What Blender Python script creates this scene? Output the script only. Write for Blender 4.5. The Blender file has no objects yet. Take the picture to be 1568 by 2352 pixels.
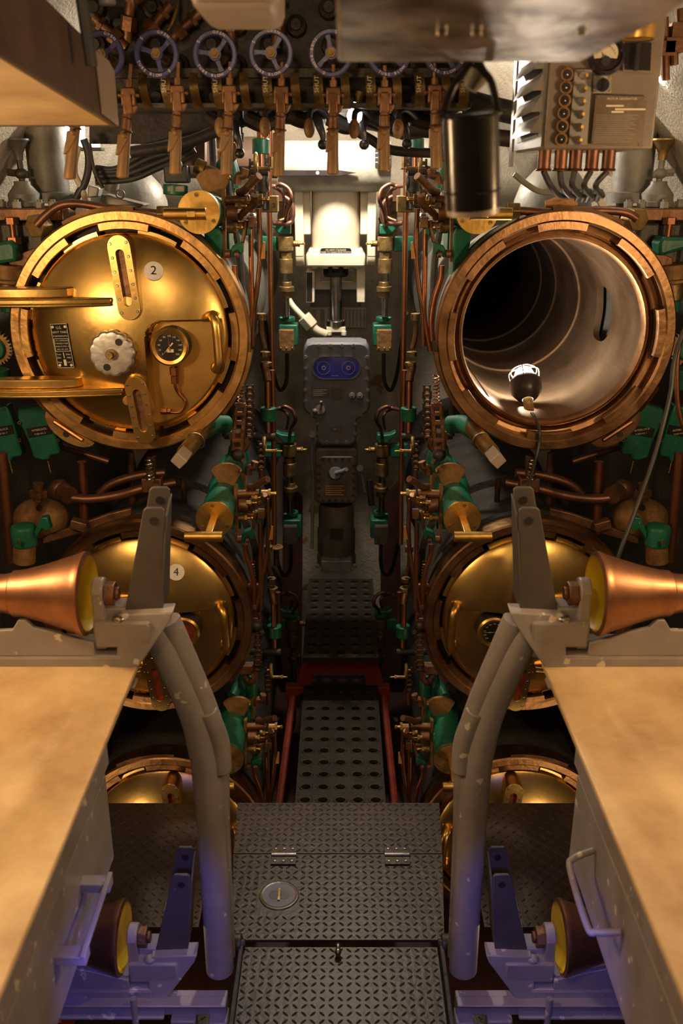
import bpy, bmesh, math, random
from mathutils import Vector, Matrix
R = random.Random(7)
PI = math.pi
sc = bpy.context.scene
col = sc.collection

# ------------------------------------------------------------------ camera
PITCH = math.radians(20); ZC = 1.89; FPX = 2100.0
cam = bpy.data.cameras.new('camera'); cam_o = bpy.data.objects.new('camera', cam); col.objects.link(cam_o)
cam_o.location = (0, 0, ZC); cam_o.rotation_euler = (math.radians(70), 0, 0)
cam.sensor_fit = 'VERTICAL'; cam.sensor_height = 24.0; cam.lens = 24.0 * FPX / 2352
cam.clip_start = .02; cam.clip_end = 60
cam.dof.use_dof = True; cam.dof.focus_distance = 2.75; cam.dof.aperture_fstop = 2.6
sc.camera = cam_o

# ------------------------------------------------------------------ world, lights, exposure
w = bpy.data.worlds.new('world'); sc.world = w; w.use_nodes = True
bg = w.node_tree.nodes['Background']; bg.inputs[0].default_value = (1.0, .62, .34, 1); bg.inputs[1].default_value = .02
sc.view_settings.view_transform = 'Standard'; sc.view_settings.look = 'None'
sc.view_settings.gamma = 1; sc.view_settings.use_curve_mapping = False
sc.view_settings.exposure = 0.0

def lamp(name, kind, loc, power, color, size=.05, target=None, spot=None, size_y=None):
    l = bpy.data.lights.new(name, kind); l.energy = power; l.color = color
    if kind == 'AREA':
        l.size = size
        if size_y: l.shape = 'RECTANGLE'; l.size_y = size_y
    else: l.shadow_soft_size = size
    if spot: l.spot_size = spot; l.spot_blend = .6
    o = bpy.data.objects.new(name, l); col.objects.link(o); o.location = loc
    if target: o.rotation_euler = (Vector(target) - Vector(loc)).to_track_quat('-Z', 'Y').to_euler()
    return o
WARM = (1.0, .66, .34); WHITE = (1.0, .86, .68)
# lamps of the room, with added fill lights among them
lamp('side_lamp', 'POINT', (-1.10, 1.52, 1.72), 25, WARM, .07)
lamp('side_lamp', 'POINT', (1.10, 1.45, 1.74), 22, WARM, .07)
lamp('room_fill_lamp', 'POINT', (-.25, .45, 2.36), 17, WARM, .07)
lamp('room_fill_lamp', 'POINT', (.1, -.7, 2.3), 12, WARM, .15)  # added soft fill behind the viewer, standing in for ambient light
lamp('low_fill_light', 'POINT', (.0, .25, .75), 2, WARM, .08)  # added low fill to brighten the lowest doors
lamp('bilge_lamp', 'POINT', (-1.0, 2.1, -.33), 3.5, WARM, .04)
lamp('bilge_lamp', 'POINT', (.92, 2.1, -.33), 3.5, WARM, .04)
lamp('aisle_fill_light', 'POINT', (-.02, 2.95, 2.05), 5, WHITE, .05)  # added fill to brighten the indicator box and the wall behind
lamp('hull_lamp', 'POINT', (-.02, 3.62, 2.22), 75, WHITE, .05)
# cool light low in the compartment under the bunks
lamp('low_blue_lamp', 'SPOT', (-.30, 1.05, .78), 13, (.16, .15, 1.0), .05, (-.49, 1.74, .06), math.radians(44))
lamp('low_blue_lamp', 'SPOT', (.30, 1.05, .78), 11, (.16, .15, 1.0), .05, (.49, 1.74, .06), math.radians(44))

# ------------------------------------------------------------------ materials
MATS = {}
def mat(name, c1, c2=None, met=0., rough=.5, scale=8., bump=.0, bscale=60., contrast=(.35, .65), r2=None, emit=None, strength=0., c3=None, s3=40., t3=.68, spec=.5, coat=0.):
    m = bpy.data.materials.new(name); m.use_nodes = True; nt = m.node_tree; N = nt.nodes; L = nt.links
    b = N['Principled BSDF']; b.inputs['Metallic'].default_value = met; b.inputs['Roughness'].default_value = rough
    b.inputs['Specular IOR Level'].default_value = spec; b.inputs['Coat Weight'].default_value = coat
    tc = N.new('ShaderNodeTexCoord')
    n = N.new('ShaderNodeTexNoise'); n.inputs['Scale'].default_value = scale; n.inputs['Detail'].default_value = 6; n.inputs['Roughness'].default_value = .62
    L.new(tc.outputs['Object'], n.inputs['Vector'])
    rp = N.new('ShaderNodeValToRGB'); rp.color_ramp.elements[0].position = contrast[0]; rp.color_ramp.elements[1].position = contrast[1]
    c2 = c2 or tuple(x * .8 for x in c1)
    rp.color_ramp.elements[0].color = (*c2, 1); rp.color_ramp.elements[1].color = (*c1, 1)
    L.new(n.outputs['Fac'], rp.inputs['Fac']); out = rp.outputs['Color']
    if c3:
        n3 = N.new('ShaderNodeTexNoise'); n3.inputs['Scale'].default_value = s3; n3.inputs['Detail'].default_value = 3
        L.new(tc.outputs['Object'], n3.inputs['Vector'])
        r3 = N.new('ShaderNodeValToRGB'); r3.color_ramp.elements[0].position = t3; r3.color_ramp.elements[1].position = t3 + .03
        L.new(n3.outputs['Fac'], r3.inputs['Fac'])
        mx = N.new('ShaderNodeMixRGB'); mx.inputs['Color2'].default_value = (*c3, 1)
        L.new(r3.outputs['Color'], mx.inputs['Fac']); L.new(out, mx.inputs['Color1']); out = mx.outputs['Color']
    L.new(out, b.inputs['Base Color'])
    if r2 is not None:
        mr = N.new('ShaderNodeMapRange'); mr.inputs['From Min'].default_value = .3; mr.inputs['From Max'].default_value = .7
        mr.inputs['To Min'].default_value = r2; mr.inputs['To Max'].default_value = rough
        L.new(n.outputs['Fac'], mr.inputs['Value']); L.new(mr.outputs['Result'], b.inputs['Roughness'])
    if bump:
        nb = N.new('ShaderNodeTexNoise'); nb.inputs['Scale'].default_value = bscale; nb.inputs['Detail'].default_value = 4
        L.new(tc.outputs['Object'], nb.inputs['Vector'])
        bp = N.new('ShaderNodeBump'); bp.inputs['Strength'].default_value = bump; bp.inputs['Distance'].default_value = .01
        L.new(nb.outputs['Fac'], bp.inputs['Height']); L.new(bp.outputs['Normal'], b.inputs['Normal'])
    if emit:
        b.inputs['Emission Color'].default_value = (*emit, 1); b.inputs['Emission Strength'].default_value = strength
    MATS[name] = m; return m

mat('door_brass', (.80, .56, .20), (.60, .40, .13), 1., .36, 5, .05, 30, (.25, .75), .27)
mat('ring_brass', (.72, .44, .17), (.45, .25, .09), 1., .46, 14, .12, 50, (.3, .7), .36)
mat('brass', (.85, .55, .16), (.62, .38, .10), 1., .36, 20, .05, 80)
mat('dull_brass', (.40, .27, .105), (.20, .13, .055), .85, .5, 30, .15, 90)
mat('bronze', (.27, .14, .075), (.13, .065, .038), .8, .5, 18, .15, 80)
mat('copper', (.44, .185, .095), (.26, .11, .055), 1., .38, 12, .05, 60, (.3, .7), .5)
mat('dark_copper', (.26, .12, .08), (.12, .06, .04), .8, .45, 12, .08, 60)
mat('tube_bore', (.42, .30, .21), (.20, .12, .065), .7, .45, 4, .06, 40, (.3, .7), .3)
mat('green', (.014, .155, .088), (.009, .09, .055), 0, .38, 12, .1, 40, c3=(.25, .35, .3), s3=55, t3=.72)
mat('grey_paint', (.34, .31, .30), (.26, .24, .235), 0, .42, 10, .08, 30, c3=(.66, .60, .50), s3=26, t3=.665)
mat('dark_grey', (.088, .078, .074), (.066, .059, .056), 0, .45, 10, .08, 40, c3=(.5, .47, .44), s3=18, t3=.74)
mat('gyro_grey', (.17, .17, .205), (.125, .125, .15), 0, .5, 20, .05, 60)
mat('gyro_brown', (.15, .13, .115), (.10, .085, .075), .1, .5, 20, .08, 60)
mat('iron', (.09, .08, .07), (.045, .04, .035), .6, .5, 20, .2, 80)
mat('dark_iron', (.045, .036, .032), (.02, .017, .015), .3, .55, 18, .25, 60)
mat('disc_metal', (.92, .90, .90), (.8, .78, .78), .1, .35, 30, .05, 80)
mat('steel', (.50, .47, .43), (.32, .30, .27), 1., .3, 20, .05, 80)
mat('chrome', (.66, .64, .63), (.40, .385, .38), .8, .38, 30, .05, 80)
mat('rust', (.34, .19, .07), (.20, .10, .04), .4, .6, 30, .25, 70)
mat('cream', (.74, .68, .55), (.66, .59, .45), 0, .35, 14, .1, 60)
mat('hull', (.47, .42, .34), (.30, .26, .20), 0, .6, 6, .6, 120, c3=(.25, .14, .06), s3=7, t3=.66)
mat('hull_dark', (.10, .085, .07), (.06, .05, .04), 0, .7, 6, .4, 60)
mat('bell_grey', (.28, .265, .225), (.17, .16, .135), .1, .5, 12, .1, 60)
mat('shaded_barrel', (.035, .03, .025), (.015, .013, .012), 0, .85, 12, .3, 60)
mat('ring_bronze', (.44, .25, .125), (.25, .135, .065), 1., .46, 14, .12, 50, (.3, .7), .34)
mat('bore_shaded', (.14, .10, .07), (.08, .05, .035), .5, .5, 9, .06, 40)
mat('depth_shade', (.004, .003, .003), (.003, .003, .003), 0, 1., spec=0.)
mat('name_brown', (.20, .15, .105), (.13, .095, .065), .3, .45, 30)
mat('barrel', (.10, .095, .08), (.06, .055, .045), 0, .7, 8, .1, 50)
mat('board', (.74, .55, .32), (.36, .23, .11), 0, .44, 4.5, .02, 14, (.30, .68), c3=(.22, .12, .06), s3=9, t3=.73)
mat('black', (.018, .016, .018), (.03, .027, .03), 0, .35, 20)
mat('black_rubber', (.025, .024, .026), (.04, .04, .042), 0, .5, 20)
mat('gloss_black', (.015, .012, .014), (.03, .025, .028), .2, .22, 8, .1, 12)
mat('plate_black', (.012, .011, .011), (.02, .018, .018), 0, .35, 30)
mat('white', (.85, .82, .76), (.78, .75, .69), 0, .45, 20)
mat('letter', (.80, .74, .62), (.7, .64, .52), 0, .5, 20)
mat('blue', (.055, .055, .20), (.035, .035, .13), 0, .35, 15, .1, 60)
mat('yellow', (.85, .60, .02), (.75, .50, .015), 0, .4, 10)
mat('red', (.38, .055, .022), (.22, .03, .014), 0, .5, 12, .1, 40)
mat('red_bright', (.7, .06, .03), None, 0, .4)
mat('bilge', (.07, .018, .012), (.03, .011, .008), 0, .6, 6, .3, 20)
mat('tread', (.058, .040, .025), (.028, .020, .013), .15, .42, 5, .15, 60, (.3, .7))
mat('grate', (.05, .04, .028), (.028, .023, .017), .15, .5, 8, .3, 150)
mat('sheet_metal', (.62, .56, .53), (.14, .11, .10), .85, .36, 9, .5, 9, (.38, .60))
mat('beige', (.40, .33, .28), (.34, .28, .24), 0, .4, 10)
mat('panel_grey', (.24, .195, .165), (.18, .145, .12), .1, .4, 12, .05, 60)
mat('panel_light', (.34, .33, .32), (.27, .26, .25), .1, .4, 12, .05, 60)
mat('rack_brown', (.13, .075, .05), (.08, .05, .035), .2, .5, 12, .1, 60)
mat('orange_tag', (.55, .25, .06), (.45, .2, .05), 0, .5)
mat('lens_blue_reflection', (.06, .08, .85), (.02, .025, .28), 0, .12, 12, contrast=(.35, .6))
mat('dial_red', (.30, .05, .015), (.10, .02, .01), 0, .4, 30)
mat('wood', (.30, .165, .06), (.18, .10, .04), 0, .45, 10)
mat('paper', (.62, .56, .46), (.55, .49, .4), 0, .6)
mat('bulb', (1, 1, 1), None, 0, .3, emit=(1, .93, .8), strength=60)
mat('bulb_soft', (1, 1, 1), None, 0, .3, emit=(1, .95, .95), strength=9)
mat('roller_copper', (.40, .20, .105), (.27, .125, .065), .9, .40, 10, .04, 50)

# ------------------------------------------------------------------ pixel rays -> world points at a given distance Y
CP, SP = math.cos(PITCH), math.sin(PITCH)
def ray(px, py):
    u = (px - 784) / FPX; v = (py - 1176) / FPX
    return u, CP - v * SP, -SP - v * CP
def P(px, py, Y):
    u, y, z = ray(px, py); t = Y / y
    return Vector((u * t, Y, ZC + z * t))
def S(px, py, Y):                       # pixels per metre there
    return FPX / (Y / ray(px, py)[1])
def PZ(px, py, z):                      # point of the ray at height z
    u, y, zz = ray(px, py); t = (z - ZC) / zz
    return Vector((u * t, y * t, z))

MX = 1
ROOT = {}
_txt = {}
def text_geo(s):
    if s in _txt: return _txt[s]
    c = bpy.data.curves.new('t', 'FONT'); c.body = s; c.size = 1; c.align_x = 'CENTER'; c.align_y = 'CENTER'; c.resolution_u = 2
    o = bpy.data.objects.new('t', c); col.objects.link(o)
    dg = bpy.context.evaluated_depsgraph_get(); me = o.evaluated_get(dg).to_mesh()
    V = [tuple(v.co) for v in me.vertices]; F = [tuple(p.vertices) for p in me.polygons]
    o.evaluated_get(dg).to_mesh_clear(); bpy.data.objects.remove(o); bpy.data.curves.remove(c)
    _txt[s] = (V, F); return _txt[s]

def catmull(pts, n=8):
    pts = [Vector(p) for p in pts]
    if len(pts) < 3: return pts
    q = [pts[0] * 2 - pts[1]] + pts + [pts[-1] * 2 - pts[-2]]; out = []
    for i in range(1, len(q) - 2):
        a, b, c, d = q[i - 1:i + 3]
        for k in range(n):
            t = k / n
            out.append(.5 * ((2 * b) + (c - a) * t + (2 * a - 5 * b + 4 * c - d) * t * t + (3 * b - a - 3 * c + d) * t ** 3))
    out.append(pts[-1]); return out

def basis(w):
    w = Vector(w).normalized(); h = Vector((0, 0, 1)) if abs(w.z) < .9 else Vector((0, 1, 0))
    u = h.cross(w).normalized(); return u, w.cross(u), w

class MB:
    def __init__(s, m='iron'): s.V = []; s.F = []; s.M = []; s.mats = []; s.m(m)
    def m(s, name):
        if name not in s.mats: s.mats.append(name)
        s.k = s.mats.index(name); return s
    def add(s, V, F):
        o = len(s.V); s.V += [Vector(v) for v in V]
        for f in F: s.F.append(tuple(i + o for i in f)); s.M.append(s.k)
        return s
    def box(s, c, d, rot=None):
        c = Vector(c); M = rot or Matrix.Identity(3); V = []
        for x in (-.5, .5):
            for y in (-.5, .5):
                for z in (-.5, .5): V.append(c + M @ Vector((x * d[0], y * d[1], z * d[2])))
        return s.add(V, [(0, 1, 3, 2), (4, 6, 7, 5), (0, 4, 5, 1), (2, 3, 7, 6), (0, 2, 6, 4), (1, 5, 7, 3)])
    def rings(s, rings, cap=True, closed=True):
        n = len(rings[0]); V = [v for r in rings for v in r]; F = []
        for i in range(len(rings) - 1):
            for j in range(n if closed else n - 1):
                a = i * n + j; b = i * n + (j + 1) % n; F.append((a, b, b + n, a + n))
        if cap: F.append(tuple(range(n))[::-1]); F.append(tuple((len(rings) - 1) * n + j for j in range(n)))
        return s.add(V, F)
    def lathe(s, prof, p, axis, n=32, cap=False, a0=0, a1=2 * PI):
        u, v, w = basis(axis); p = Vector(p); full = abs(a1 - a0 - 2 * PI) < 1e-6; m = n if full else n + 1; rg = []
        for r, h in prof: rg.append([p + w * h + (u * math.cos(a0 + (a1 - a0) * j / n) + v * math.sin(a0 + (a1 - a0) * j / n)) * max(r, 1e-5) for j in range(m)])
        return s.rings(rg, cap, full)
    def cyl(s, p0, p1, r, r1=None, n=20):
        p0, p1 = Vector(p0), Vector(p1); L = (p1 - p0).length
        return s.lathe([(r, 0), (r if r1 is None else r1, L)], p0, p1 - p0, n, True)
    def hexn(s, p0, p1, r): return s.cyl(p0, p1, r, n=6)
    def tube(s, pts, r, n=12, sm=8):
        pts = catmull(pts, sm) if sm else [Vector(p) for p in pts]
        t = (pts[1] - pts[0]).normalized(); u = basis(t)[0]; rg = []
        rr = r if isinstance(r, (list, tuple)) else None
        for i, p in enumerate(pts):
            t = (pts[min(i + 1, len(pts) - 1)] - pts[max(i - 1, 0)]).normalized()
            u = (u - t * u.dot(t)).normalized(); v = t.cross(u)
            k = rr[0] + (rr[1] - rr[0]) * i / (len(pts) - 1) if rr else r
            rg.append([p + (u * math.cos(2 * PI * j / n) + v * math.sin(2 * PI * j / n)) * k for j in range(n)])
        return s.rings(rg, True)
    def sph(s, c, r, sx=1, sy=1, sz=1, n=16):
        c = Vector(c); rg = []
        for i in range(1, n // 2 + 1 - 0):
            a = PI * i / (n // 2 + 1); rg.append([c + Vector((r * sx * math.sin(a) * math.cos(2 * PI * j / n), r * sy * math.sin(a) * math.sin(2 * PI * j / n), r * sz * math.cos(a))) for j in range(n)])
        return s.rings(rg, True)
    def torus(s, c, axis, Rr, r, n=28, k=10, flat=1.):
        u, v, w = basis(axis); c = Vector(c); rg = []
        for i in range(n + 1):
            a = 2 * PI * i / n; d = u * math.cos(a) + v * math.sin(a)
            rg.append([c + d * (Rr + r * math.cos(2 * PI * j / k)) + w * r * flat * math.sin(2 * PI * j / k) for j in range(k)])
        return s.rings(rg, False)
    def prism(s, V0, ext):          # polygon of 3d points extruded by a vector
        n = len(V0); e = Vector(ext); V = [Vector(v) for v in V0] + [Vector(v) + e for v in V0]
        F = [tuple(range(n))[::-1], tuple(range(n, 2 * n))] + [(i, (i + 1) % n, (i + 1) % n + n, i + n) for i in range(n)]
        return s.add(V, F)
    def pplate(s, pp, Y, th):       # outline read as pixels on the plane Y, thickness th going back
        return s.prism([P(x, y, Y) for x, y in pp], (0, th, 0))
    def plate(s, xz, Y, th): return s.prism([(x, Y, z) for x, z in xz], (0, th, 0))
    def disc(s, c, r, th=.002, n=28, ax=(0, -1, 0)):
        c = Vector(c); return s.cyl(c, c + Vector(ax).normalized() * th, r, n=n)
    def bolt(s, c, r, ax=(0, -1, 0), h=None):
        c = Vector(c); return s.hexn(c, c + Vector(ax).normalized() * (h or r * .8), r)
    def text(s, t, c, size, u=(1, 0, 0), v=(0, 0, 1), rot=0, th=.0006):
        V, F = text_geo(t); u = Vector(u); v = Vector(v); c = Vector(c)
        if rot: ca, sa = math.cos(rot), math.sin(rot); u, v = u * ca + v * sa, v * ca - u * sa
        # mirrored builders keep their lettering readable
        if MX < 0:
            u = Vector((-u.x, u.y, u.z)); v = Vector((-v.x, v.y, v.z))
        return s.add([c + u * (x * size) + v * (y * size) + Vector((0, -.0005, 0)) for x, y, z in V], F)
    def _mesh(s, name, org):
        bm = bmesh.new(); vs = [bm.verts.new((v.x * MX - org.x, v.y - org.y, v.z - org.z)) for v in s.V]
        for f, k in zip(s.F, s.M):
            try: fc = bm.faces.new([vs[i] for i in f]); fc.material_index = k; fc.smooth = True
            except ValueError: pass
        bmesh.ops.recalc_face_normals(bm, faces=bm.faces)
        for e in bm.edges:
            if len(e.link_faces) == 2 and e.calc_face_angle(0) > .6: e.smooth = False
        me = bpy.data.meshes.new(name); bm.to_mesh(me); bm.free()
        for k in s.mats: me.materials.append(MATS[k])
        return me
    def build(s, name, parent, bev=0, label=None, kind=None):
        org = ROOT[parent.name]; me = s._mesh(name, org)
        o = bpy.data.objects.new(name, me); col.objects.link(o); o.parent = parent; ROOT[o.name] = org
        if bev: s._bev(o, bev)
        if label: o['label'] = label
        if kind: o['kind'] = kind
        return o
    def _bev(s, o, b):
        m = o.modifiers.new('bevel', 'BEVEL'); m.width = b; m.segments = 2; m.limit_method = 'ANGLE'; m.angle_limit = math.radians(50)
    def obj(s, name, label, cat, group=None, bev=0, kind=None):
        xs = [v.x * MX for v in s.V]; ys = [v.y for v in s.V]; zs = [v.z for v in s.V]
        org = Vector(((min(xs) + max(xs)) / 2, (min(ys) + max(ys)) / 2, min(zs)))
        o = bpy.data.objects.new(name, s._mesh(name, org)); col.objects.link(o); o.location = org; ROOT[o.name] = org
        if label: o['label'] = label
        if cat: o['category'] = cat
        if group: o['group'] = group
        if kind: o['kind'] = kind
        if bev: s._bev(o, bev)
        return o
    def cut(s):
        s.cuts = getattr(s, 'cuts', []); s.cuts.append((len(s.V), len(s.F))); return s
    def build_each(s, name, parent, bev=0):      # one part per piece collected since each cut()
        cs = s.cuts + [(len(s.V), len(s.F))]; out = []
        for (v0, f0), (v1, f1) in zip(cs, cs[1:]):
            if f1 == f0: continue
            m = MB(s.mats[0]); m.mats = list(s.mats); m.V = s.V[v0:v1]; m.F = [tuple(i - v0 for i in f) for f in s.F[f0:f1]]; m.M = s.M[f0:f1]
            used = sorted(set(m.M)); m.mats = [s.mats[u] for u in used]; m.M = [used.index(k) for k in m.M]; out.append(m.build(name, parent, bev))
        return out
    def struct(s, name, bev=0): return s.obj(name, None, None, kind='structure', bev=bev)

def thing(name, label, cat, loc, group=None):
    o = bpy.data.objects.new(name, None); col.objects.link(o); o.empty_display_size = .05
    loc = Vector(loc); o.location = (loc.x * MX, loc.y, loc.z); ROOT[o.name] = Vector(o.location)
    o['label'] = label; o['category'] = cat
    if group: o['group'] = group
    return o
def side(a, b): return a if MX > 0 else b      # wording of the left builder and of its mirror twin
# ================================================================== the room shell
def hull_section(a0, a1, name, m, y0=-1.3, y1=4.75, n=20):
    mb = MB(m); rg = []
    for k, y in enumerate([y0, 0, 1.2, 2.4, 3.4, y1]):
        sx = 1.42 - .0 * k - (.12 * max(0, y - 2.4)); rows = []
        for i in range(n + 1):
            a = a0 + (a1 - a0) * i / n
            rows.append(Vector((sx * math.cos(a), y, .75 + 1.80 * math.sin(a))))
        rg.append(rows)
    mb.rings(rg, False, False)
    back = [[Vector((v.x * 1.03, v.y, .75 + (v.z - .75) * 1.03)) for v in r] for r in rg]
    mb.rings(back, False, False)
    return mb.struct(name)
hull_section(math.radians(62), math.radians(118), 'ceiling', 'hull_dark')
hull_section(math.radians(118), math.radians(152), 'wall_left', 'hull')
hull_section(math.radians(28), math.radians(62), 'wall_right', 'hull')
hull_section(math.radians(152), math.radians(225), 'wall_left_lower', 'hull_dark')  # lower walls use a darker colour to paint in the missing light
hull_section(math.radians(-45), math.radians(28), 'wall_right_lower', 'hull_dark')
MB('hull').box((0, 4.8, .9), (3.2, .06, 3.6)).struct('wall_far')
MB('hull_dark').box((0, -1.33, .9), (3.2, .06, 3.6)).struct('wall_near')
MB('bilge').box((0, 1.7, -.86), (3.0, 6.1, .08)).struct('floor')

# ================================================================== tread plates, grates
def lug_plate(x0, x1, y0, y1, z, th=.008, pitch=.0215, mt='tread', outline=None, skip=()):
    mb = MB(mt)
    if outline: mb.prism([(x, y, z - th) for x, y in outline], (0, 0, th))
    else: mb.box(((x0 + x1) / 2, (y0 + y1) / 2, z - th / 2), (x1 - x0, y1 - y0, th))
    V = []; F = []; ny = int((y1 - y0) / pitch); nx = int((x1 - x0) / pitch)
    for j in range(ny):
        for i in range(nx):
            cx = x0 + (i + .5) * (x1 - x0) / nx; cy = y0 + (j + .5) * (y1 - y0) / ny
            if any(a < cx < b and c < cy < d for a, b, c, d in skip): continue
            if outline and not inside(cx, cy, outline): continue
            a = PI / 4 if (i + j) % 2 else -PI / 4
            ca, sa = math.cos(a), math.sin(a); L = .0105; W = .0035; b = len(V)
            for (p, q, h) in ((-L, 0, 0), (-L * .45, -W, 0), (L * .45, -W, 0), (L, 0, 0), (L * .45, W, 0), (-L * .45, W, 0), (-L * .5, 0, .0018), (L * .5, 0, .0018)):
                V.append((cx + p * ca - q * sa, cy + p * sa + q * ca, z + h - .0001))
            F += [(b, b + 1, b + 6), (b + 1, b + 2, b + 7, b + 6), (b + 2, b + 3, b + 7), (b + 3, b + 4, b + 7), (b + 4, b + 5, b + 6, b + 7), (b + 5, b, b + 6)]
    mb.add(V, F); return mb
def inside(x, y, poly):
    r = False; n = len(poly)
    for i in range(n):
        (xa, ya), (xb, yb) = poly[i], poly[i - 1]
        if (ya > y) != (yb > y) and x < (xb - xa) * (y - ya) / (yb - ya) + xa: r = not r
    return r

t = thing('deck_hatch_plate', 'brown diamond tread hatch plate with two hinges and a round metal lift ring', 'deck plate', (0, 2.2, -.008))
lug_plate(-.335, .315, 2.215, 2.45, 0, outline=[(-.322, 2.215), (.30, 2.215), (.315, 2.45), (-.335, 2.45)]).build('fixed_panel', t)
RX, RY = PZ(641, 2057, 0).x, PZ(641, 2057, 0).y
lug_plate(-.322, .30, 1.885, 2.211, 0, outline=[(-.29, 1.885), (.272, 1.885), (.30, 2.211), (-.322, 2.211)], skip=[(RX - .062, RX + .062, RY - .062, RY + .062)]).build('hatch_panel', t)
for px in (652, 911):
    c = PZ(px, 1967, 0); mb = MB('tread').box((c.x, c.y + .018, .003), (.074, .04, .004)).box((c.x, c.y - .018, .003), (.074, .04, .004))
    mb.m('steel').cyl((c.x - .037, c.y, .007), (c.x + .037, c.y, .007), .0055)
    for dx in (-.025, 0, .025):
        mb.cyl((c.x + dx, c.y - .026, .005), (c.x + dx, c.y - .026, .0075), .004, n=10)
        mb.cyl((c.x + dx, c.y + .026, .005), (c.x + dx, c.y + .026, .0075), .004, n=10)
    mb.build('hinge', t, .0008)
mb = MB('steel').torus((RX, RY, .0), (0, 0, 1), .050, .006, 40, 8, .8)
mb.build('lift_ring_rim', t)
mb = MB('gyro_grey').disc((RX, RY, .0), .047, .003, 32, (0, 0, 1))
mb.m('black').disc((RX - .012, RY, .003), .017, .0006, 20, (0, 0, 1)).disc((RX + .012, RY, .003), .017, .0006, 20, (0, 0, 1))
mb.m('dull_brass').box((RX, RY, .0045), (.006, .045, .004)); mb.build('lift_ring_cup', t)

t = thing('deck_step_plate', 'diamond tread plate with side rails and a bright pin nearest the viewer', 'deck plate', (0, 1.4, -.03))
lug_plate(-.258, .252, .9, 1.872, -.012).build('panel', t)
for s in (-1, 1):
    MB('dark_iron').box((s * .262, 1.36, -.012), (.012, 1.0, .04)).build('side_rail', t, .002)
    x = s * .283
    MB('iron').cyl((x - .02, 1.872, .0), (x + .02, 1.872, .0), .026).cyl((x - .03, 1.872, 0), (x + .03, 1.872, 0), .012).build('pivot', t, .002)
c = PZ(776, 2185, 0); MB('steel').tube([(c.x, c.y + .03, -.008), (c.x, c.y + .015, .004), (c.x, c.y, 0), (c.x, c.y - .006, -.01)], .006).sph((c.x, c.y - .004, .002), .009).build('lock_pin', t)

for MX in (1, -1):
    lug_plate(-1.05, -.385, 1.93, 2.45, -.001).obj('side_deck_plate', side('diamond tread deck plate below the closed numbered torpedo tube, left of the hatch', 'diamond tread deck plate below the open torpedo tube, right of the hatch'), 'deck plate')
    lug_plate(-1.0, -.31, .9, 1.92, -.30, pitch=.03).obj('lower_deck_plate', side('sunken tread plate under the left skid beside a red bracket', 'sunken dark tread plate under the right skid'), 'deck plate')
MX = 1
mb = MB('red').prism([PZ(128, 2270, -.2), PZ(176, 2270, -.2), PZ(166, 2345, -.28), PZ(112, 2340, -.28)], (0, 0, -.02)).box(PZ(130, 2345, -.29), (.10, .05, .02))
mb.m('letter').box(PZ(122, 2335, -.275), (.05, .03, .015))
mb.obj('red_bracket', 'red painted bracket with a pale corner at the bottom left under the skid', 'bracket')

def grate(name, label, y0, y1, z, wd, ncol, nrow, cx=0.):
    mb = MB('grate'); V = []; F = []; px = wd / ncol; py = (y1 - y0) / nrow; th = .02
    for j in range(nrow):
        for i in range(ncol):
            x = cx - wd / 2 + (i + .5) * px; y = y0 + (j + .5) * py; b = len(V); r = .0165
            o = [(-px / 2, -py / 2), (0, -py / 2), (px / 2, -py / 2), (px / 2, 0), (px / 2, py / 2), (0, py / 2), (-px / 2, py / 2), (-px / 2, 0)]
            for q in o: V.append((x + q[0], y + q[1], z))
            for rr, zz in ((1.5, z + .0001), (1.3, z + .0035), (1.0, z + .003), (.95, z - .012)):
                for k in range(8):
                    a = math.radians(225 + 45 * k); V.append((x + rr * r * 1.2 * math.cos(a), y + rr * r * .95 * math.sin(a), zz))
            for L in range(4):
                for k in range(8): F.append((b + L * 8 + k, b + L * 8 + (k + 1) % 8, b + L * 8 + 8 + (k + 1) % 8, b + L * 8 + 8 + k))
    mb.add(V, F)
    for s in (-1, 1): mb.box((cx + s * wd / 2, (y0 + y1) / 2, z - th / 2), (.008, y1 - y0, th + .002))
    for y in (y0, y1): mb.box((cx, y, z - th / 2), (wd, .008, th + .002))
    return mb.obj(name, label, 'walkway grate', bev=0)
ZN = P(784, 1575, 3.70).z; ZF = P(784, 1515, 3.56).z
grate('walkway_grate', 'perforated walkway grate running from the deck hatch down the aisle', 2.75, 3.70, ZN, .333, 5, 12, -.004)
grate('walkway_grate', 'raised perforated walkway grate further up the aisle below the grey motor', 3.58, 4.42, ZF, .33, 5, 11, -.004)
mb = MB('red'); Y = 3.715
mb.pplate([(697, 1518), (867, 1518), (886, 1590), (845, 1600), (836, 1549), (720, 1549), (712, 1600), (672, 1590)], Y, .03)
mb.pplate([(655, 1580), (697, 1580), (697, 1592), (655, 1612)], Y - .06, .05).pplate([(868, 1580), (895, 1580), (895, 1612), (868, 1592)], Y - .06, .05)
for a, b in (((672, 1600), (618, 1830)), ((882, 1600), (925, 1830))):
    p = P(*a, 3.66); q = P(*b, 3.0); q.z = p.z - .38
    mb.tube([p, q], .016, 8, 0)
mb.box((-.004, 3.66, ZF - .02), (.30, .1, .012))
mb.obj('grate_trestle', 'dark red painted trestle holding up the walkway grates', 'trestle', bev=.003)
for MX in (1, -1):
    mb = MB('bilge').prism([(-.33, 4.45, ZN - .4), (-.22, 4.45, ZN - .4), (-.20, 4.45, .35), (-.30, 4.45, .45)], (0, .03, 0))
    mb.obj('bilge_frame', side('dark red hull frame plate left of the walkway', 'dark red hull frame plate right of the walkway'), 'hull frame')
MX = 1

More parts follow.
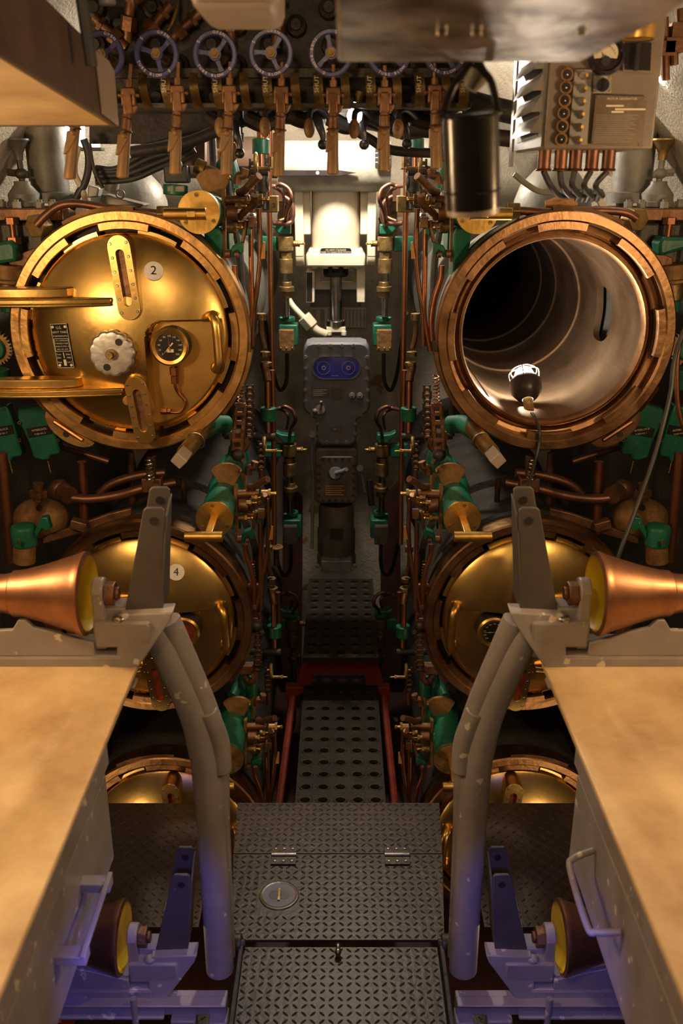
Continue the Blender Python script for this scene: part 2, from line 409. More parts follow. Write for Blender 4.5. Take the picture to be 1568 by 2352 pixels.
# ================================================================== torpedo tubes
ROW = {1: (1.459, 2.716), 2: (.502, 2.77), 3: (-.357, 2.72)}
CXT = .627
def dome_h(r): return .074 * max(0., 1 - (r / .288) ** 2) ** .8
def sstep(a, b, x): t = min(1, max(0, (x - a) / (b - a))); return t * t * (3 - 2 * t)
def door_depth(u, v):
    r = math.hypot(u, v); h = dome_h(r)
    x = .058 - u; y = v - .045                                   # pocket right of x, below y, rounded corner
    qx, qy = x + .05, y + .05
    d = math.hypot(max(qx, 0), max(qy, 0)) + min(max(qx, qy), 0) - .05
    t = sstep(.003, -.003, d); return h + (min(h, .010) - h) * t
TX = {(1, 1): .622, (1, 2): .648, (1, 3): .622, (-1, 1): .631, (-1, 2): .628, (-1, 3): .627}
def build_door(tube, cx, cz, Y, lvl):
    D = lambda u, v, o=0: Vector((cx + u, Y - door_depth(u, v) - o, cz + v))
    F0 = lambda u, v, o=0: Vector((cx + u, Y - dome_h(math.hypot(u, v)) - o, cz + v))
    mb = MB('door_brass'); n = 166; st = .29 / 83; V = []; F = []; idx = {}
    def gp(i, j):
        if (i, j) in idx: return idx[i, j]
        u = (i - 83) * st + .0017; v = (j - 83) * st + .0012; r = math.hypot(u, v)
        if r > .288: u, v = u * .288 / r, v * .288 / r
        V.append(D(u, v)); idx[i, j] = len(V) - 1; return idx[i, j]
    for i in range(n):
        for j in range(n):
            if min(math.hypot((a - 83) * st, (b - 83) * st) for a in (i, i + 1) for b in (j, j + 1)) < .288 - st * .3:
                F.append((gp(i, j), gp(i + 1, j), gp(i + 1, j + 1), gp(i, j + 1)))
    mb.add(V, F)
    mb.lathe([(.288, -.004), (.288, .03), (.001, .03)], (cx, Y, cz), (0, 1, 0), 96)
    for k in range(8):                                            # bayonet lugs on the door's edge
        a = math.radians(45 * k + 8)
        mb.lathe([(.284, -.001), (.3, .0), (.3, .016), (.284, .016)], (cx, Y + .012, cz), (0, 1, 0), 8, False, a, a + math.radians(22))
    door = mb.build('door', tube)
    px = lambda x, y: ((x - 300) / 778, (768 - y) / 778)
    # sight windows
    o3 = 20 if lvl > 1 else 0
    for (xt, yt, xb, yb, w) in ((300 + o3, 545, 317 + o3, 727, 25), (312, 853, 331, 1012, 25)):
        u0, v0 = px(xt, yt); u1, v1 = px(xb, yb); w /= 778
        a = Vector((u0, v0)); b = Vector((u1, v1)); dr = (b - a).normalized(); pr = Vector((-dr.y, dr.x))
        def stad(w, ins, n=10):
            A = a + dr * ins; B = b - dr * ins; o = []
            for k in range(n + 1): t = PI * k / n; o.append(A + (pr * math.cos(t) - dr * math.sin(t)) * w)
            for k in range(n + 1): t = PI * k / n; o.append(B + (-pr * math.cos(t) + dr * math.sin(t)) * w)
            return o
        outer = stad(w, w); inner = stad(w * .36, w * 1.6)
        fl = lambda p, o: Vector((cx + p.x, Y - o, cz + p.y))
        base = [fl(p, -.01) for p in outer]; top = [fl(p, .078) for p in outer]; inn = [fl(p, .078) for p in inner]; deep = [fl(p, .064) for p in inner]
        mb = MB('door_brass'); mb.rings([base, top, inn, deep], False)
        mb.m('dial_red' if lvl != 1 else 'bronze').add(deep, [tuple(range(len(deep)))])
        mb.m('steel'); L = (b - a).length
        for k in range(6):
            for s in (-1, 1):
                p = a + dr * (w * .7 + (L - 1.4 * w) * k / 5) + pr * s * w * .70; q = fl(p, .078)
                mb.cyl(q, q + Vector((0, -.0022, 0)), .0042, n=10)
        mb.build('sight_window', door, .0015)
    # centre knob, scalloped
    u, v = px(272, 798); c = F0(u, v, .0); mb = MB('chrome'); rg = []
    for r, h in ((.040, .0), (.060, .008), (.063, .014), (.062, .026), (.057, .031), (.050, .032), (.022, .031), (.001, .032)):
        rg.append([c + Vector((r * math.cos(t) * (1 + (.07 if r > .04 else 0) * abs(math.cos(6.5 * t))), -h, r * math.sin(t) * (1 + (.07 if r > .04 else 0) * abs(math.cos(6.5 * t))))) for t in [2 * PI * j / 156 for j in range(156)]])
    mb.rings(rg, True); mb.m('dull_brass').cyl(c + Vector((0, -.03, 0)), c + Vector((0, -.046, 0)), .015).cyl(c + Vector((0, -.046, 0)), c + Vector((0, -.056, 0)), .009)
    mb.m('black'); 
    for dx, dz in ((.024, .034), (-.016, -.038)): mb.disc(c + Vector((dx, -.0335, dz)), .010, .0012)
    mb.build('centre_knob', door)
    # pressure gauge on its copper pipe
    u, v = px(395, 789); c = Vector((cx + u, Y - .045, cz + v)); mb = MB('black_rubber').cyl(c + Vector((.004, .04, .002)), c, .055)
    mb.m('brass').lathe([(.055, 0), (.056, .010), (.050, .016), (.041, .013), (.039, .006)], c, (0, -1, 0), 40)
    mb.m('dial_red' if (lvl == 2 and MX > 0) else 'plate_black').disc(c + Vector((0, -.003, 0)), .042, .003)
    f = c + Vector((0, -.0062, 0)); mb.m('letter')
    if not (lvl == 2 and MX > 0):
        for k, s in enumerate(('0', '20', '40', '60', '80', '100', '120', '140', '160', '180', '200')):
            a = math.radians(225 - 27 * k); mb.text(s, f + Vector((.031 * math.cos(a), 0, .031 * math.sin(a))), .0075)
    for k in range(31):
        a = math.radians(225 - 9 * k); d = Vector((math.cos(a), 0, math.sin(a))); p = Vector((-d.z, 0, d.x)) * .0003
        mb.add([f + d * .0365 + p, f + d * .0365 - p, f + d * .039 - p, f + d * .039 + p], [(0, 1, 2, 3)])
    if lvl == 1: mb.box(f + Vector((.001, -.0003, -.012)), (.020, .0006, .009))
    def needle(a, L, w, m):
        a = math.radians(a); d = Vector((math.cos(a), 0, math.sin(a))); p = Vector((-d.z, 0, d.x)) * w
        mb.m(m).prism([f + Vector((0, -.0015, 0)) - d * L * .5 + p, f + Vector((0, -.0015, 0)) - d * L * .5 - p, f + Vector((0, -.0015, 0)) + d * L], (0, -.0006, 0))
    if lvl == 1: needle(228, .030, .0022, 'letter'); needle(95, .026, .0018, 'red_bright')
    else: needle(180 if MX < 0 else 225, .034, .0016, 'letter' if MX < 0 else 'orange_tag'); needle(0, .034, .0014, 'letter') if MX < 0 else None
    mb.build('pressure_gauge', door)
    g = lambda x, y, o: Vector((cx + px(x, y)[0], Y - o, cz + px(x, y)[1]))
    mb = MB('copper').tube([g(398, 832, .035), g(399, 880, .03), g(404, 900, .022), g(418, 921, .02), g(408, 944, .02), g(392, 948, .018), g(372, 945, .018)], .0048)
    mb.hexn(g(399, 838, .035), g(399, 856, .034), .013).hexn(g(399, 858, .034), g(399, 876, .032), .011).hexn(g(360, 945, .018), g(374, 945, .018), .010).hexn(g(376, 945, .018), g(383, 945, .018), .008)
    mb.build('gauge_pipe', door)
    # grab handle
    u, v = px(492, 722); u2, v2 = px(496, 842); uh, vh = px(503, 738); uh2, vh2 = px(506, 828)
    q = lambda u, v, o: Vector((cx + u, Y - o, cz + v))
    mb = MB('brass').tube([q(u, v, .0), q(u + .004, v - .002, .040), q(uh, vh, .058), q(uh2, (vh + vh2) / 2, .060), q(uh2, vh2, .058), q(u2 + .002, v2 + .002, .04), q(u2, v2, .0)], .0145, 16)
    mb.sph(q(u, v, .006), .022, 1, .6, 1).sph(q(u2, v2, .006), .022, 1, .6, 1); mb.build('grab_handle', door)
    # the two hinge straps
    for vt, u_in, n in ((.113, -.03, 1), (-.146, -.02, 2)):
        mb = MB('door_brass')
        prof = [(-.47, -.02), (-.47, .105), (-.33, .112), (-.22, .108), (-.10, .092), (u_in, .074), (u_in + .01, .03), (-.10, .03), (-.25, .015), (-.27, -.01)]
        mb.prism([(cx + a, Y - h, cz + vt - .014) for a, h in prof], (0, 0, .016))
        prof2 = [(-.47, .06), (-.47, .085), (-.33, .092), (-.20, .088), (-.155, .07), (-.14, .04), (-.25, .03)]
        mb.prism([(cx + a, Y - h, cz + vt + .002) for a, h in prof2], (0, 0, .028))
        prof3 = [(-.47, .10), (-.33, .117), (-.22, .113), (-.10, .097), (u_in, .078), (u_in - .01, .065), (-.10, .080), (-.22, .098), (-.33, .102), (-.47, .09)]
        mb.prism([(cx + a, Y - h, cz + vt - .021) for a, h in prof3], (0, 0, .010))
        mb.build('hinge_strap', door, .004)
    if MX > 0 and lvl < 3:
        u, v = px(369 + (16 if lvl == 2 else 0), 624); c = F0(u, v); n = Vector((u * .7, -.28, v * .7)).normalized()
        mb = MB('disc_metal').cyl(c - n * .003, c + n * .005, .027, n=36)
        uu = Vector((1, 0, 0)); uu = (uu - n * uu.dot(n)).normalized(); vv = (Vector((0, 0, 1)) - n * n.z).normalized(); vv = (vv - uu * vv.dot(uu)).normalized()
        mb.m('plate_black').text({1: '2', 2: '4', 3: '6'}[lvl], c + n * .0058, .036, uu, vv); mb.build('number_disc', door)
    if lvl == 1:
        u, v = px(153, 787); c = F0(u, v, .003); rt = math.radians(4.5)
        n = Vector((u * .42, -.28, v * .42)).normalized(); uu = Vector((1, 0, 0)); uu = (uu - n * uu.dot(n)).normalized(); vv = n.cross(uu) * (1 if n.cross(uu).z > 0 else -1)
        ca, sa = math.cos(rt), math.sin(rt); uu, vv = uu * ca + vv * sa, vv * ca - uu * sa
        q = lambda a, b, o=0: c + uu * a / 778 + vv * b / 778 + n * o
        mb = MB('plate_black').prism([q(-21, -50), q(21, -50), q(21, 50), q(-21, 50)], n * .003); mb.m('letter')
        T = lambda s, a, b, z: mb.text(s, q(a, b, .0036), z / 778, uu, vv)
        T('U.S.', 0, 41, 9); T('NAVY YARD', 0, 31, 7.5); T('PORTSMOUTH', 0, 22, 5.5)
        T('21 IN. SUBMERGED', 0, 12, 4.2); T('TORPEDO TUBE', 0, 5.5, 4.6); T('MARK 35 MOD. 2', 0, -1, 4.4); T('REG. NO. 4674', 0, -7.5, 4.4)
        T('Cont', -13, -19, 6); T('Date', 12, -19, 6); T('5041', -13, -27, 6); T('1944', 12, -27, 6); T('Insp', -13, -37, 6); T('Lot 2', 12, -37, 6)
        for a, b, e, f2 in ((-19, 16, 19, 17), (-19, -12.5, 19, -11.5), (-19, -12, -18, 17), (18, -12, 19, 17), (-1, -28, 1, -15), (-3.5, -45, 3.5, -31)):
            mb.add([q(a, b, .0034), q(e, b, .0034), q(e, f2, .0034), q(a, f2, .0034)], [(0, 1, 2, 3)])
        for a, b, e, f2 in ((-21, -50, 21, -49), (-21, 49, 21, 50), (-21, -50, -20, 50), (20, -50, 21, 50)):
            mb.add([q(a, b, .0034), q(e, b, .0034), q(e, f2, .0034), q(a, f2, .0034)], [(0, 1, 2, 3)])
        for a, b in ((-16, 43), (16, 43), (-15, -44), (15, -44)): mb.disc(q(a, b, .003), .004, .0015, 12)
        mb.m('plate_black').text('I', q(-16, 43, .0045 + .0006), .006, uu, vv); mb.build('instruction_plate', door)
    # small hook by the lower window
    p = lambda x, y, o: Vector((cx + px(x, y)[0], Y - dome_h(math.hypot(*px(x, y))) - o, cz + px(x, y)[1]))
    MB('brass').cyl(p(291, 912, -.004), p(291, 912, .014), .016).build('boss', door, .003)
    return door

def tube_body(tube, cx, cz, Y, opened):
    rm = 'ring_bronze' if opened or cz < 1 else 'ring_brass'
    c = Vector((cx, Y, cz)); mb = MB(rm)
    # locking ring with inward teeth
    mb.lathe([(.318, .075), (.318, -.012), (.324, -.018), (.346, -.018), (.351, -.012), (.351, .04), (.338, .045), (.338, .085), (.318, .085)], c, (0, 1, 0), 96)
    for k in range(8):
        a = math.radians(45 * k + 33); mb.lathe([(.319, -.014), (.300, -.014), (.298, -.010), (.298, .012), (.319, .012)], c, (0, 1, 0), 10, False, a, a + math.radians(26))
        for e in (a, a + math.radians(26)):
            u = Vector((math.cos(e), 0, math.sin(e))); bu, bv, _ = basis((0, 1, 0)); u = bu * math.cos(e) + bv * math.sin(e)
            mb.add([c + u * .298 + Vector((0, -.012, 0)), c + u * .32 + Vector((0, -.012, 0)), c + u * .32 + Vector((0, .012, 0)), c + u * .298 + Vector((0, .012, 0))], [(0, 1, 2, 3)])
    for k in range(3):                                            # raised outer pads
        a = math.radians((188, 62, 300)[k]); mb.lathe([(.35, -.014), (.36, -.010), (.36, .035), (.35, .035)], c, (0, 1, 0), 12, False, a, a + math.radians(34))
    mb.build('locking_ring', tube)
    # ring lug at the lower outer edge
    a = math.radians(234); d = Vector((math.cos(a), 0, math.sin(a))); q = c + d * .345; tdir = Vector((-d.z, 0, d.x))
    mb = MB(rm); out = []
    for k in range(17):
        t = PI * k / 16; out.append(q + tdir * (.085 * math.cos(t)) + d * (.048 * math.sin(t)))
    mb.prism([v + Vector((0, -.012, 0)) for v in out], (0, .04, 0)); mb.m(rm).tube([q + tdir * .05 + d * .012 + Vector((0, -.016, 0)), q - tdir * .05 + d * .012 + Vector((0, -.016, 0))], .007, 8, 0)
    mb.m('dark_iron').disc(q + d * .026 + Vector((0, -.012, 0)), .010, .0015); mb.build('ring_lug', tube, .004)
    mb = MB(rm)
    if opened:
        # stepped mouth and seat
        mb.lathe([(.318, .04), (.300, .045), (.298, .030), (.292, .028), (.290, .05), (.283, .052), (.281, .028), (.274, .026), (.270, .036), (.268, .06)], c, (0, 1, 0), 96)
        mb.build('mouth_seat', tube)
    else:
        mb.m('dark_iron').lathe([(.318, .05), (.28, .055)], c, (0, 1, 0), 64); mb.build('seat', tube)
    # outer barrel with flanges
    mb = MB('barrel' if cz > 1 else 'shaded_barrel').lathe([(.318, .085), (.345, .09), (.345, .12), (.312, .13), (.305, .5), (.33, .51), (.33, .55), (.305, .56), (.305, 1.25), (.325, 1.26), (.325, 1.3), (.305, 1.31), (.305, 2.0)], c, (0, 1, 0), 64)  # lower rows take a darker copy, shade put into the colour
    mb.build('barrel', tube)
    if opened:
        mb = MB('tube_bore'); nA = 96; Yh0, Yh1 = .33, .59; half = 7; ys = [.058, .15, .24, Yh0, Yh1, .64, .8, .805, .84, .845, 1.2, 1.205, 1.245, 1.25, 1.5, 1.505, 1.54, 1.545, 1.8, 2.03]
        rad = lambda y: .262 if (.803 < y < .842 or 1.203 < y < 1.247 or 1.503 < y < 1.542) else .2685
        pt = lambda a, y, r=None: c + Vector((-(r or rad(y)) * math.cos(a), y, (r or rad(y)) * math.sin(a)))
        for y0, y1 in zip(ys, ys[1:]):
            mb.m('tube_bore' if y0 < .85 else 'bore_shaded')  # deeper bore darkened in colour to imitate the lamplight falling off
            for j in range(nA):
                if y0 == Yh0 and (j < half or j >= nA - half): continue
                a0, a1 = 2 * PI * j / nA, 2 * PI * (j + 1) / nA
                mb.add([pt(a0, y0), pt(a1, y0), pt(a1, y1), pt(a0, y1)], [(0, 1, 2, 3)])
        mb.m('tube_bore'); am = 2 * PI * half / nA; per = []
        for k in range(2 * half): per.append((-am + am * k / half, Yh0))
        for k in range(8): per.append((am, Yh0 + (Yh1 - Yh0) * k / 8))
        for k in range(2 * half): per.append((am - am * k / half, Yh1))
        for k in range(8): per.append((-am, Yh1 - (Yh1 - Yh0) * k / 8))
        hole = []
        for a, y in per:
            s, t2 = a / am, (y - (Yh0 + Yh1) / 2) / ((Yh1 - Yh0) / 2); ang = math.atan2(t2, s)
            k = (abs(math.cos(ang)) ** 3 + abs(math.sin(ang)) ** 3) ** (-1 / 3)
            hole.append((am * .76 * k * math.cos(ang) , (Yh0 + Yh1) / 2 + (Yh1 - Yh0) / 2 * .78 * k * math.sin(ang)))
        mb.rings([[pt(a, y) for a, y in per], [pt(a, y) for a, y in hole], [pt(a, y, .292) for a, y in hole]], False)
        mb.m('depth_shade').lathe([(.001, 2.03), (.268, 2.03)], c, (0, 1, 0), 64); mb.build('bore', tube)  # near-black end cap paints the unlit depth of the tube
        # drain strainer, top and left scratches of the guide rail
        mb = MB('bronze')
        for k in range(3): 
            a = math.radians(228 + k * .6); mb.tube([pt(a, .07, .2675), pt(a, .9, .2675)], .0018, 6, 0)
        mb.build('guide_slot', tube)
names = {(1, 1): 'closed brass torpedo tube marked 2 with gauge and scalloped knob, upper left', (-1, 1): 'open torpedo tube with a lit work lamp lying inside its bore',
         (1, 2): 'closed brass torpedo tube marked 4 behind the left roller', (-1, 2): 'closed brass torpedo tube behind the right roller, below the open tube',
         (1, 3): 'lowest left brass torpedo tube half below the deck edge', (-1, 3): 'lowest right brass torpedo tube half below the deck edge'}
for MX in (1, -1):
    for lvl in (1, 2, 3):
        cz, Y = ROW[lvl]; opened = (MX < 0 and lvl == 1)
        t = thing('torpedo_tube', names[MX, lvl], 'torpedo tube', (-TX[MX, lvl], Y + 1, cz - .305))
        if opened: tube_body(t, -TX[MX, lvl], cz, Y, True)
        else:
            tube_body(t, -TX[MX, lvl], cz, Y, False); build_door(t, -TX[MX, lvl], cz, Y, lvl)
MX = 1
# ================================================================== equipment on the centre line
PXO = 0
def P(px, py, Y):
    u, y, z = ray(px + (PXO if MX < 0 else 0), py); t = Y / y
    return Vector((u * t, Y, ZC + z * t))
UP = Vector((0, 0, 1)); FR = Vector((0, -1, 0)); RT = Vector((1, 0, 0))
def rr(x0, y0, x1, y1, r, n=5):         # rounded rectangle outline in pixels
    o = []
    for cx, cy, a in ((x1 - r, y0 + r, -90), (x1 - r, y1 - r, 0), (x0 + r, y1 - r, 90), (x0 + r, y0 + r, 180)):
        for k in range(n + 1): t = math.radians(a + 90 * k / n); o.append((cx + r * math.cos(t), cy + r * math.sin(t)))
    return o

# -- hydraulic ram
Y = 4.0; t = thing('hydraulic_ram', 'cream painted vertical hydraulic ram with bolted flange and shiny rod in the aisle', 'hydraulic ram', P(771, 768, Y + .1))
c0 = P(771, 600, Y + .1); zt = P(771, 418, Y).z; rc = 57 / S(771, 500, Y); Xc = c0.x
zf = lambda y: P(771, y, Y).z
MB('cream').lathe([(rc, 0), (rc, .30)], (Xc, Y + .1, zf(585)), (0, 0, 1), 48, True).build('cylinder', t)
mb = MB('cream').box((Xc, Y + .1, zf(582)), (2.05 * rc + .02, 2 * rc, .035)).box((Xc, Y + .1, zf(597)), (.25, 2.1 * rc + .02, .055))
mb.build('flange', t, .008)
mb = MB('cream')
for k in range(5): x = Xc - .09 + .045 * k; mb.cut().bolt((x, Y + .03, zf(607)), .014, (0, 0, -1), .02)
mb.build_each('flange_bolt', t)
for s in (-1, 1):
    x = (698 if s < 0 else 842)
    a = P(x, 500, Y + .05).x
    MB('cream').box((a + s * .020, Y + .06, (zf(425) + zf(590)) / 2), (.036, .10, zf(425) - zf(590))).cyl((a + s * .02 - .018, Y + .06, zf(588)), (a + s * .02 + .018, Y + .06, zf(588)), .048, n=28).box((a - s * .012, Y + .09, (zf(425) + zf(540)) / 2), (.030, .10, zf(425) - zf(540))).build('side_arm', t, .004)
for s, x0, x1, y0 in ((-1, 703, 722, 622), (1, 819, 838, 605)):
    MB('cream').pplate([(x0, y0), (x1, y0), (x1, 695), (x0, 695)], Y + .04, .12).build('leg', t, .003)
MB('plate_black').pplate([(704, 626), (717, 626), (717, 693), (704, 693)], Y + .037, .004).build('scale_strip', t)
mb = MB('cream').pplate([(722, 612), (735, 612), (735, 648), (812, 648), (812, 612), (820, 612), (820, 665), (722, 665)], Y + .17, .03); mb.m('gyro_brown').pplate([(722, 655), (820, 655), (830, 705), (712, 705)], Y + .22, .05); mb.build('guide_plate', t, .002)
mb = MB('dark_iron').lathe([(.001, 0), (.05, 0), (.05, .02), (.042, .03), (.042, .045), (.03, .05), (.03, .06)], (Xc, Y + .1, zf(640)), (0, 0, 1), 32)
for k in range(6): a = PI * k / 3; mb.bolt((Xc + .042 * math.cos(a), Y + .1 + .042 * math.sin(a), zf(636)), .012, (0, 0, 1), .03)
mb.build('gland', t)
MB('steel').cyl((Xc, Y + .1, zf(635)), (Xc, Y + .1, zf(750)), .0265, n=28).build('piston_rod', t)
mb = MB('steel').cyl((Xc, Y + .1, zf(757)), (Xc, Y + .1, zf(744)), .041, n=32); mb.m('bronze')
for k in range(8): a = PI * k / 4; mb.bolt((Xc + .034 * math.cos(a), Y + .1 + .034 * math.sin(a), zf(744)), .005, (0, 0, 1))
mb.build('rod_flange', t, .001)
mb = MB('cream').box((Xc, Y + .1, zf(763)), (.084, .07, .022)).bolt((Xc - .03, Y + .065, zf(776)), .012, (0, 0, 1), .02).bolt((Xc + .035, Y + .065, zf(776)), .012, (0, 0, 1), .02); mb.m('gyro_brown').box((Xc, Y + .1, zf(774)), (.045, .05, .03)); mb.build('rod_foot', t, .002)
mb = MB('plate_black').pplate(rr(735, 570, 807, 589, 6), Y - .012, .004); mb.m('letter')
f = lambda x, y: P(x, y, Y - .0125)
for s, y in (('TO VENT CYLINDER', 574.5), ('LOWER TO HARD DIVE POSITION', 579.5), ('OPEN BOTH VENT VALVES', 584.5)): mb.text(s, f(771, y), 5.2 / S(771, 580, Y))
mb.build('name_plate', t)
t = thing('white_pipe', 'cream painted elbow pipe with a hexagonal coupling beside the ram foot', 'pipe', P(735, 765, 4.02))
MB('cream').tube([P(655, 668, 4.06), P(668, 697, 4.05), P(690, 722, 4.03), P(706, 737, 4.03)], .013, 16).tube([P(712, 742, 4.03), P(726, 758, 4.03), P(748, 768, 4.04)], .019, 16).build('pipe', t)
MB('cream').hexn(P(697, 727, 4.03), P(716, 750, 4.03), .034).build('coupling', t, .003)
for x0, x1, l in ((713, 752, 'left'), (790, 840, 'right')):
    mb = MB('paper').pplate([(x0, 708), (x1, 708), (x1, 752), (x0, 752)], 4.762, .008); mb.m('plate_black')
    for k in range(11): y = 712 + k * 3.6; n = 5 if l == 'right' else 1
    for k in range(11):
        y = 712 + k * 3.6
        for q in range(6 if l == 'right' else 2):
            w = (x1 - x0) / (6 if l == 'right' else 2); a = x0 + q * w + 2; mb.pplate([(a, y), (a + w * .55, y), (a + w * .55, y + 1.1), (a, y + 1.1)], 4.761, .0008)
    mb.obj('notice_card', 'white printed card on the bulkhead %s of the shiny ram rod' % l, 'notice')

# -- stern cross cylinder with dive indicator
mb = MB('bell_grey').cyl(P(640, 382, 4.0), P(895, 382, 4.0), .098, n=48).tube([P(640, 382, 4.0), P(895, 382, 4.0)], .098, 40, 0)
mb.m('dark_grey').pplate([(700, 425), (765, 425), (765, 438), (700, 438)], 4.0, .05).pplate([(832, 425), (858, 425), (858, 440), (832, 440)], 4.0, .05)
t = thing('cross_cylinder', 'large light grey horizontal cylinder above the ram with a black pointer', 'cylinder', P(768, 430, 4.0))
mb.build('cylinder', t)
mb = MB('gloss_black').prism([P(648, 391, 3.89), P(780, 391, 3.89), P(820, 397, 3.89), P(780, 403, 3.89), P(648, 403, 3.89)], (0, .008, 0)); mb.m('white').disc(P(729, 397, 3.889), .006); mb.build('pointer', t)
mb = MB('plate_black').pplate(rr(861, 331, 899, 388, 4), 3.88, .005); mb.m('letter'); k = 1 / S(880, 360, 3.88)
for i, s in enumerate(('1', '1', '2', '2')):
    y = 341 + i * 10.5; mb.text(s, P(871, y, 3.8795), 9 * k); mb.pplate([(862, y - .5), (867, y - .5), (867, y + .5), (862, y + .5)], 3.8793, .0005)
for i, s in enumerate('DIVE'): mb.text(s, P(893, 347 + i * 9, 3.8795), 9 * k)
mb.build('dive_scale', t)
for MX in (1, -1):
    MB('rack_brown' if MX > 0 else 'bell_grey').tube([P(430, 362, 4.12), P(636, 362, 4.12)], .082, 32, 0).obj('shaft_casing', side('dark round shaft casing left of the pointer cylinder', 'brown grey round shaft casing right of the dive scale'), 'casing')
    mb = MB('cream').pplate([(505, 402), (636, 402), (636, 456), (590, 470), (505, 456)], 4.3, .03).tube([P(530, 400, 4.28), P(605, 450, 4.28)], .006, 6, 0).tube([P(570, 400, 4.28), P(625, 450, 4.28)], .006, 6, 0)
    mb.obj('bulkhead_web', side('cream painted web plate with two ridges behind the brass box marked 2', 'bright cream web plate behind the hanging black canister'), 'plate', bev=.003)
MX = 1

# -- gyro setting box
Y = 3.62; k = 1 / S(772, 900, Y)
t = thing('setting_box', 'grey bolted indicator box with a blue reflection painted in its oval window hanging in the aisle', 'indicator box', P(772, 1020, Y))
out = [(716, 787), (828, 787), (842, 791), (848, 802), (850, 935), (846, 945), (819, 966), (818, 1014), (808, 1024), (738, 1024), (728, 1014), (726, 966), (700, 945), (695, 935), (697, 802), (703, 791)]
MB('gyro_grey').pplate(out, Y + .02, .13).build('body', t, .006)
mb = MB('gyro_grey'); cx, cy = 772, 890
mb.pplate([(cx + (x - cx) * .965, cy + (y - cy) * .98 + (1 if y < 900 else -1)) for x, y in out], Y + .004, .02).build('cover', t, .003)
mb = MB('bell_grey')
for i in range(len(out)):
    a, b = Vector(out[i]), Vector(out[(i + 1) % len(out)]); L = (b - a).length; n = max(0, round(L / 26)) if L > 24 else 0
    for j in range(n):
        q = a.lerp(b, (j + .5) / n); q = Vector((cx, cy)).lerp(q, .935); mb.cut().bolt(P(q.x, q.y, Y + .004), 4.2 * k, (0, -1, 0), .007)
mb.build_each('cover_bolt', t)
st = [(772 + 29 + 25 * math.cos(math.radians(a)), 845 + 25 * math.sin(math.radians(a))) for a in range(-90, 91, 12)] + [(772 - 29 + 25 * math.cos(math.radians(a)), 845 + 25 * math.sin(math.radians(a))) for a in range(90, 271, 12)]
sc2 = lambda s: [(772 + (x - 772) * s, 845 + (y - 845) * (s * 1.0)) for x, y in st]
mb = MB('gyro_grey').rings([[P(x, y, Y + .004) for x, y in sc2(1.05)], [P(x, y, Y - .004) for x, y in sc2(1.05)], [P(x, y, Y - .004) for x, y in sc2(.99)], [P(x, y, Y + .002) for x, y in sc2(.96)]], False)
mb.m('lens_blue_reflection').add([P(x, y, Y + .001) for x, y in sc2(.97)], [tuple(range(len(st)))]); mb.m('letter')  # blue reflection on the glass is put into its colour
for x in (743, 800):
    c = P(x, 845, Y - .0005); mb.torus(c, (0, 1, 0), .007, .0016, 20, 6).torus(c, (0, 1, 0), .026, .0006, 32, 5)
    for i in range(24): a = PI * i / 12; d = Vector((math.cos(a), 0, math.sin(a))); mb.box(c + d * .026, (.0012, .0008, .0012))
for i in range(8): mb.box(P(761 + i * 2.2, 863, Y - .0005), (.002, .0005, .0025))
mb.build('window', t)
mb = MB('gyro_brown').pplate([(716, 891), (756, 891), (756, 912), (716, 912)], Y + .001, .003); mb.m('letter')
for i in range(4): mb.pplate([(719, 895 + i * 4), (750 - (i % 2) * 8, 895 + i * 4), (750 - (i % 2) * 8, 896 + i * 4), (719, 896 + i * 4)], Y, .0005)
mb.build('name_plate', t); MB('gyro_brown').pplate([(760, 891), (786, 891), (786, 917), (760, 917)], Y + .001, .003).pplate([(768, 892), (769, 892), (769, 916), (768, 916)], Y, .001).pplate([(777, 892), (778, 892), (778, 916), (777, 916)], Y, .001).build('index_plate', t)
mb = MB('gyro_brown').pplate([(757, 980), (787, 980), (787, 991), (757, 991)], Y + .001, .003); mb.m('letter').text('No. 2', P(772, 985.5, Y), 6 * k); mb.build('number_plate', t)
mb = MB('gyro_brown')
for x in (808, 826): mb.cut().cyl(P(x, 909, Y + .003), P(x, 909, Y - .02), .013).cyl(P(x, 909, Y - .02), P(x, 909, Y - .028), .005)
mb.build_each('push_knob', t, .002)
mb = MB('gyro_brown').cyl(P(735, 940, Y + .003), P(735, 940, Y - .02), .02).tube([P(735, 940, Y - .02), P(738, 930, Y - .022), P(737, 922, Y - .03)], .005).sph(P(723, 945, Y - .02), .012); mb.build('selector', t)
t = thing('crank_box', 'square brown grey gear box with a crank knob below the blue windowed indicator box', 'gear box', P(772, 1156, Y))
MB('gyro_brown').pplate(rr(722, 1030, 822, 1157, 12), Y + .01, .14).build('body', t, .008)
MB('gyro_brown').pplate(rr(727, 1049, 817, 1155, 12), Y - .006, .02).build('cover', t, .004)
mb = MB('iron'); 
for x, y in [(741 + 15 * i, 1054) for i in range(5)] + [(741 + 15 * i, 1150) for i in range(5)] + [(732, 1070 + 17 * i) for i in range(5)] + [(812, 1070 + 17 * i) for i in range(5)]: mb.cut().bolt(P(x, y, Y - .006), .0065)
mb.build_each('cover_bolt', t)
mb = MB('gyro_grey').cyl(P(770, 1087, Y - .004), P(770, 1087, Y - .03), .03, .024).tube([P(770, 1087, Y - .035), P(784, 1083, Y - .038), P(795, 1078, Y - .04)], .009).cyl(P(795, 1078, Y - .03), P(795, 1078, Y - .07), .008)
for i in range(4): a = math.radians(20 + 45 * i); mb.box(P(770 + 29 * math.cos(a), 1083 - 29 * math.sin(a), Y - .006), (.012, .004, .004), Matrix.Rotation(-a, 3, 'Y'))
mb.build('crank', t)
mb = MB('bronze').pplate([(743, 1112), (795, 1112), (795, 1140), (743, 1140)], Y - .009, .003); mb.m('letter')
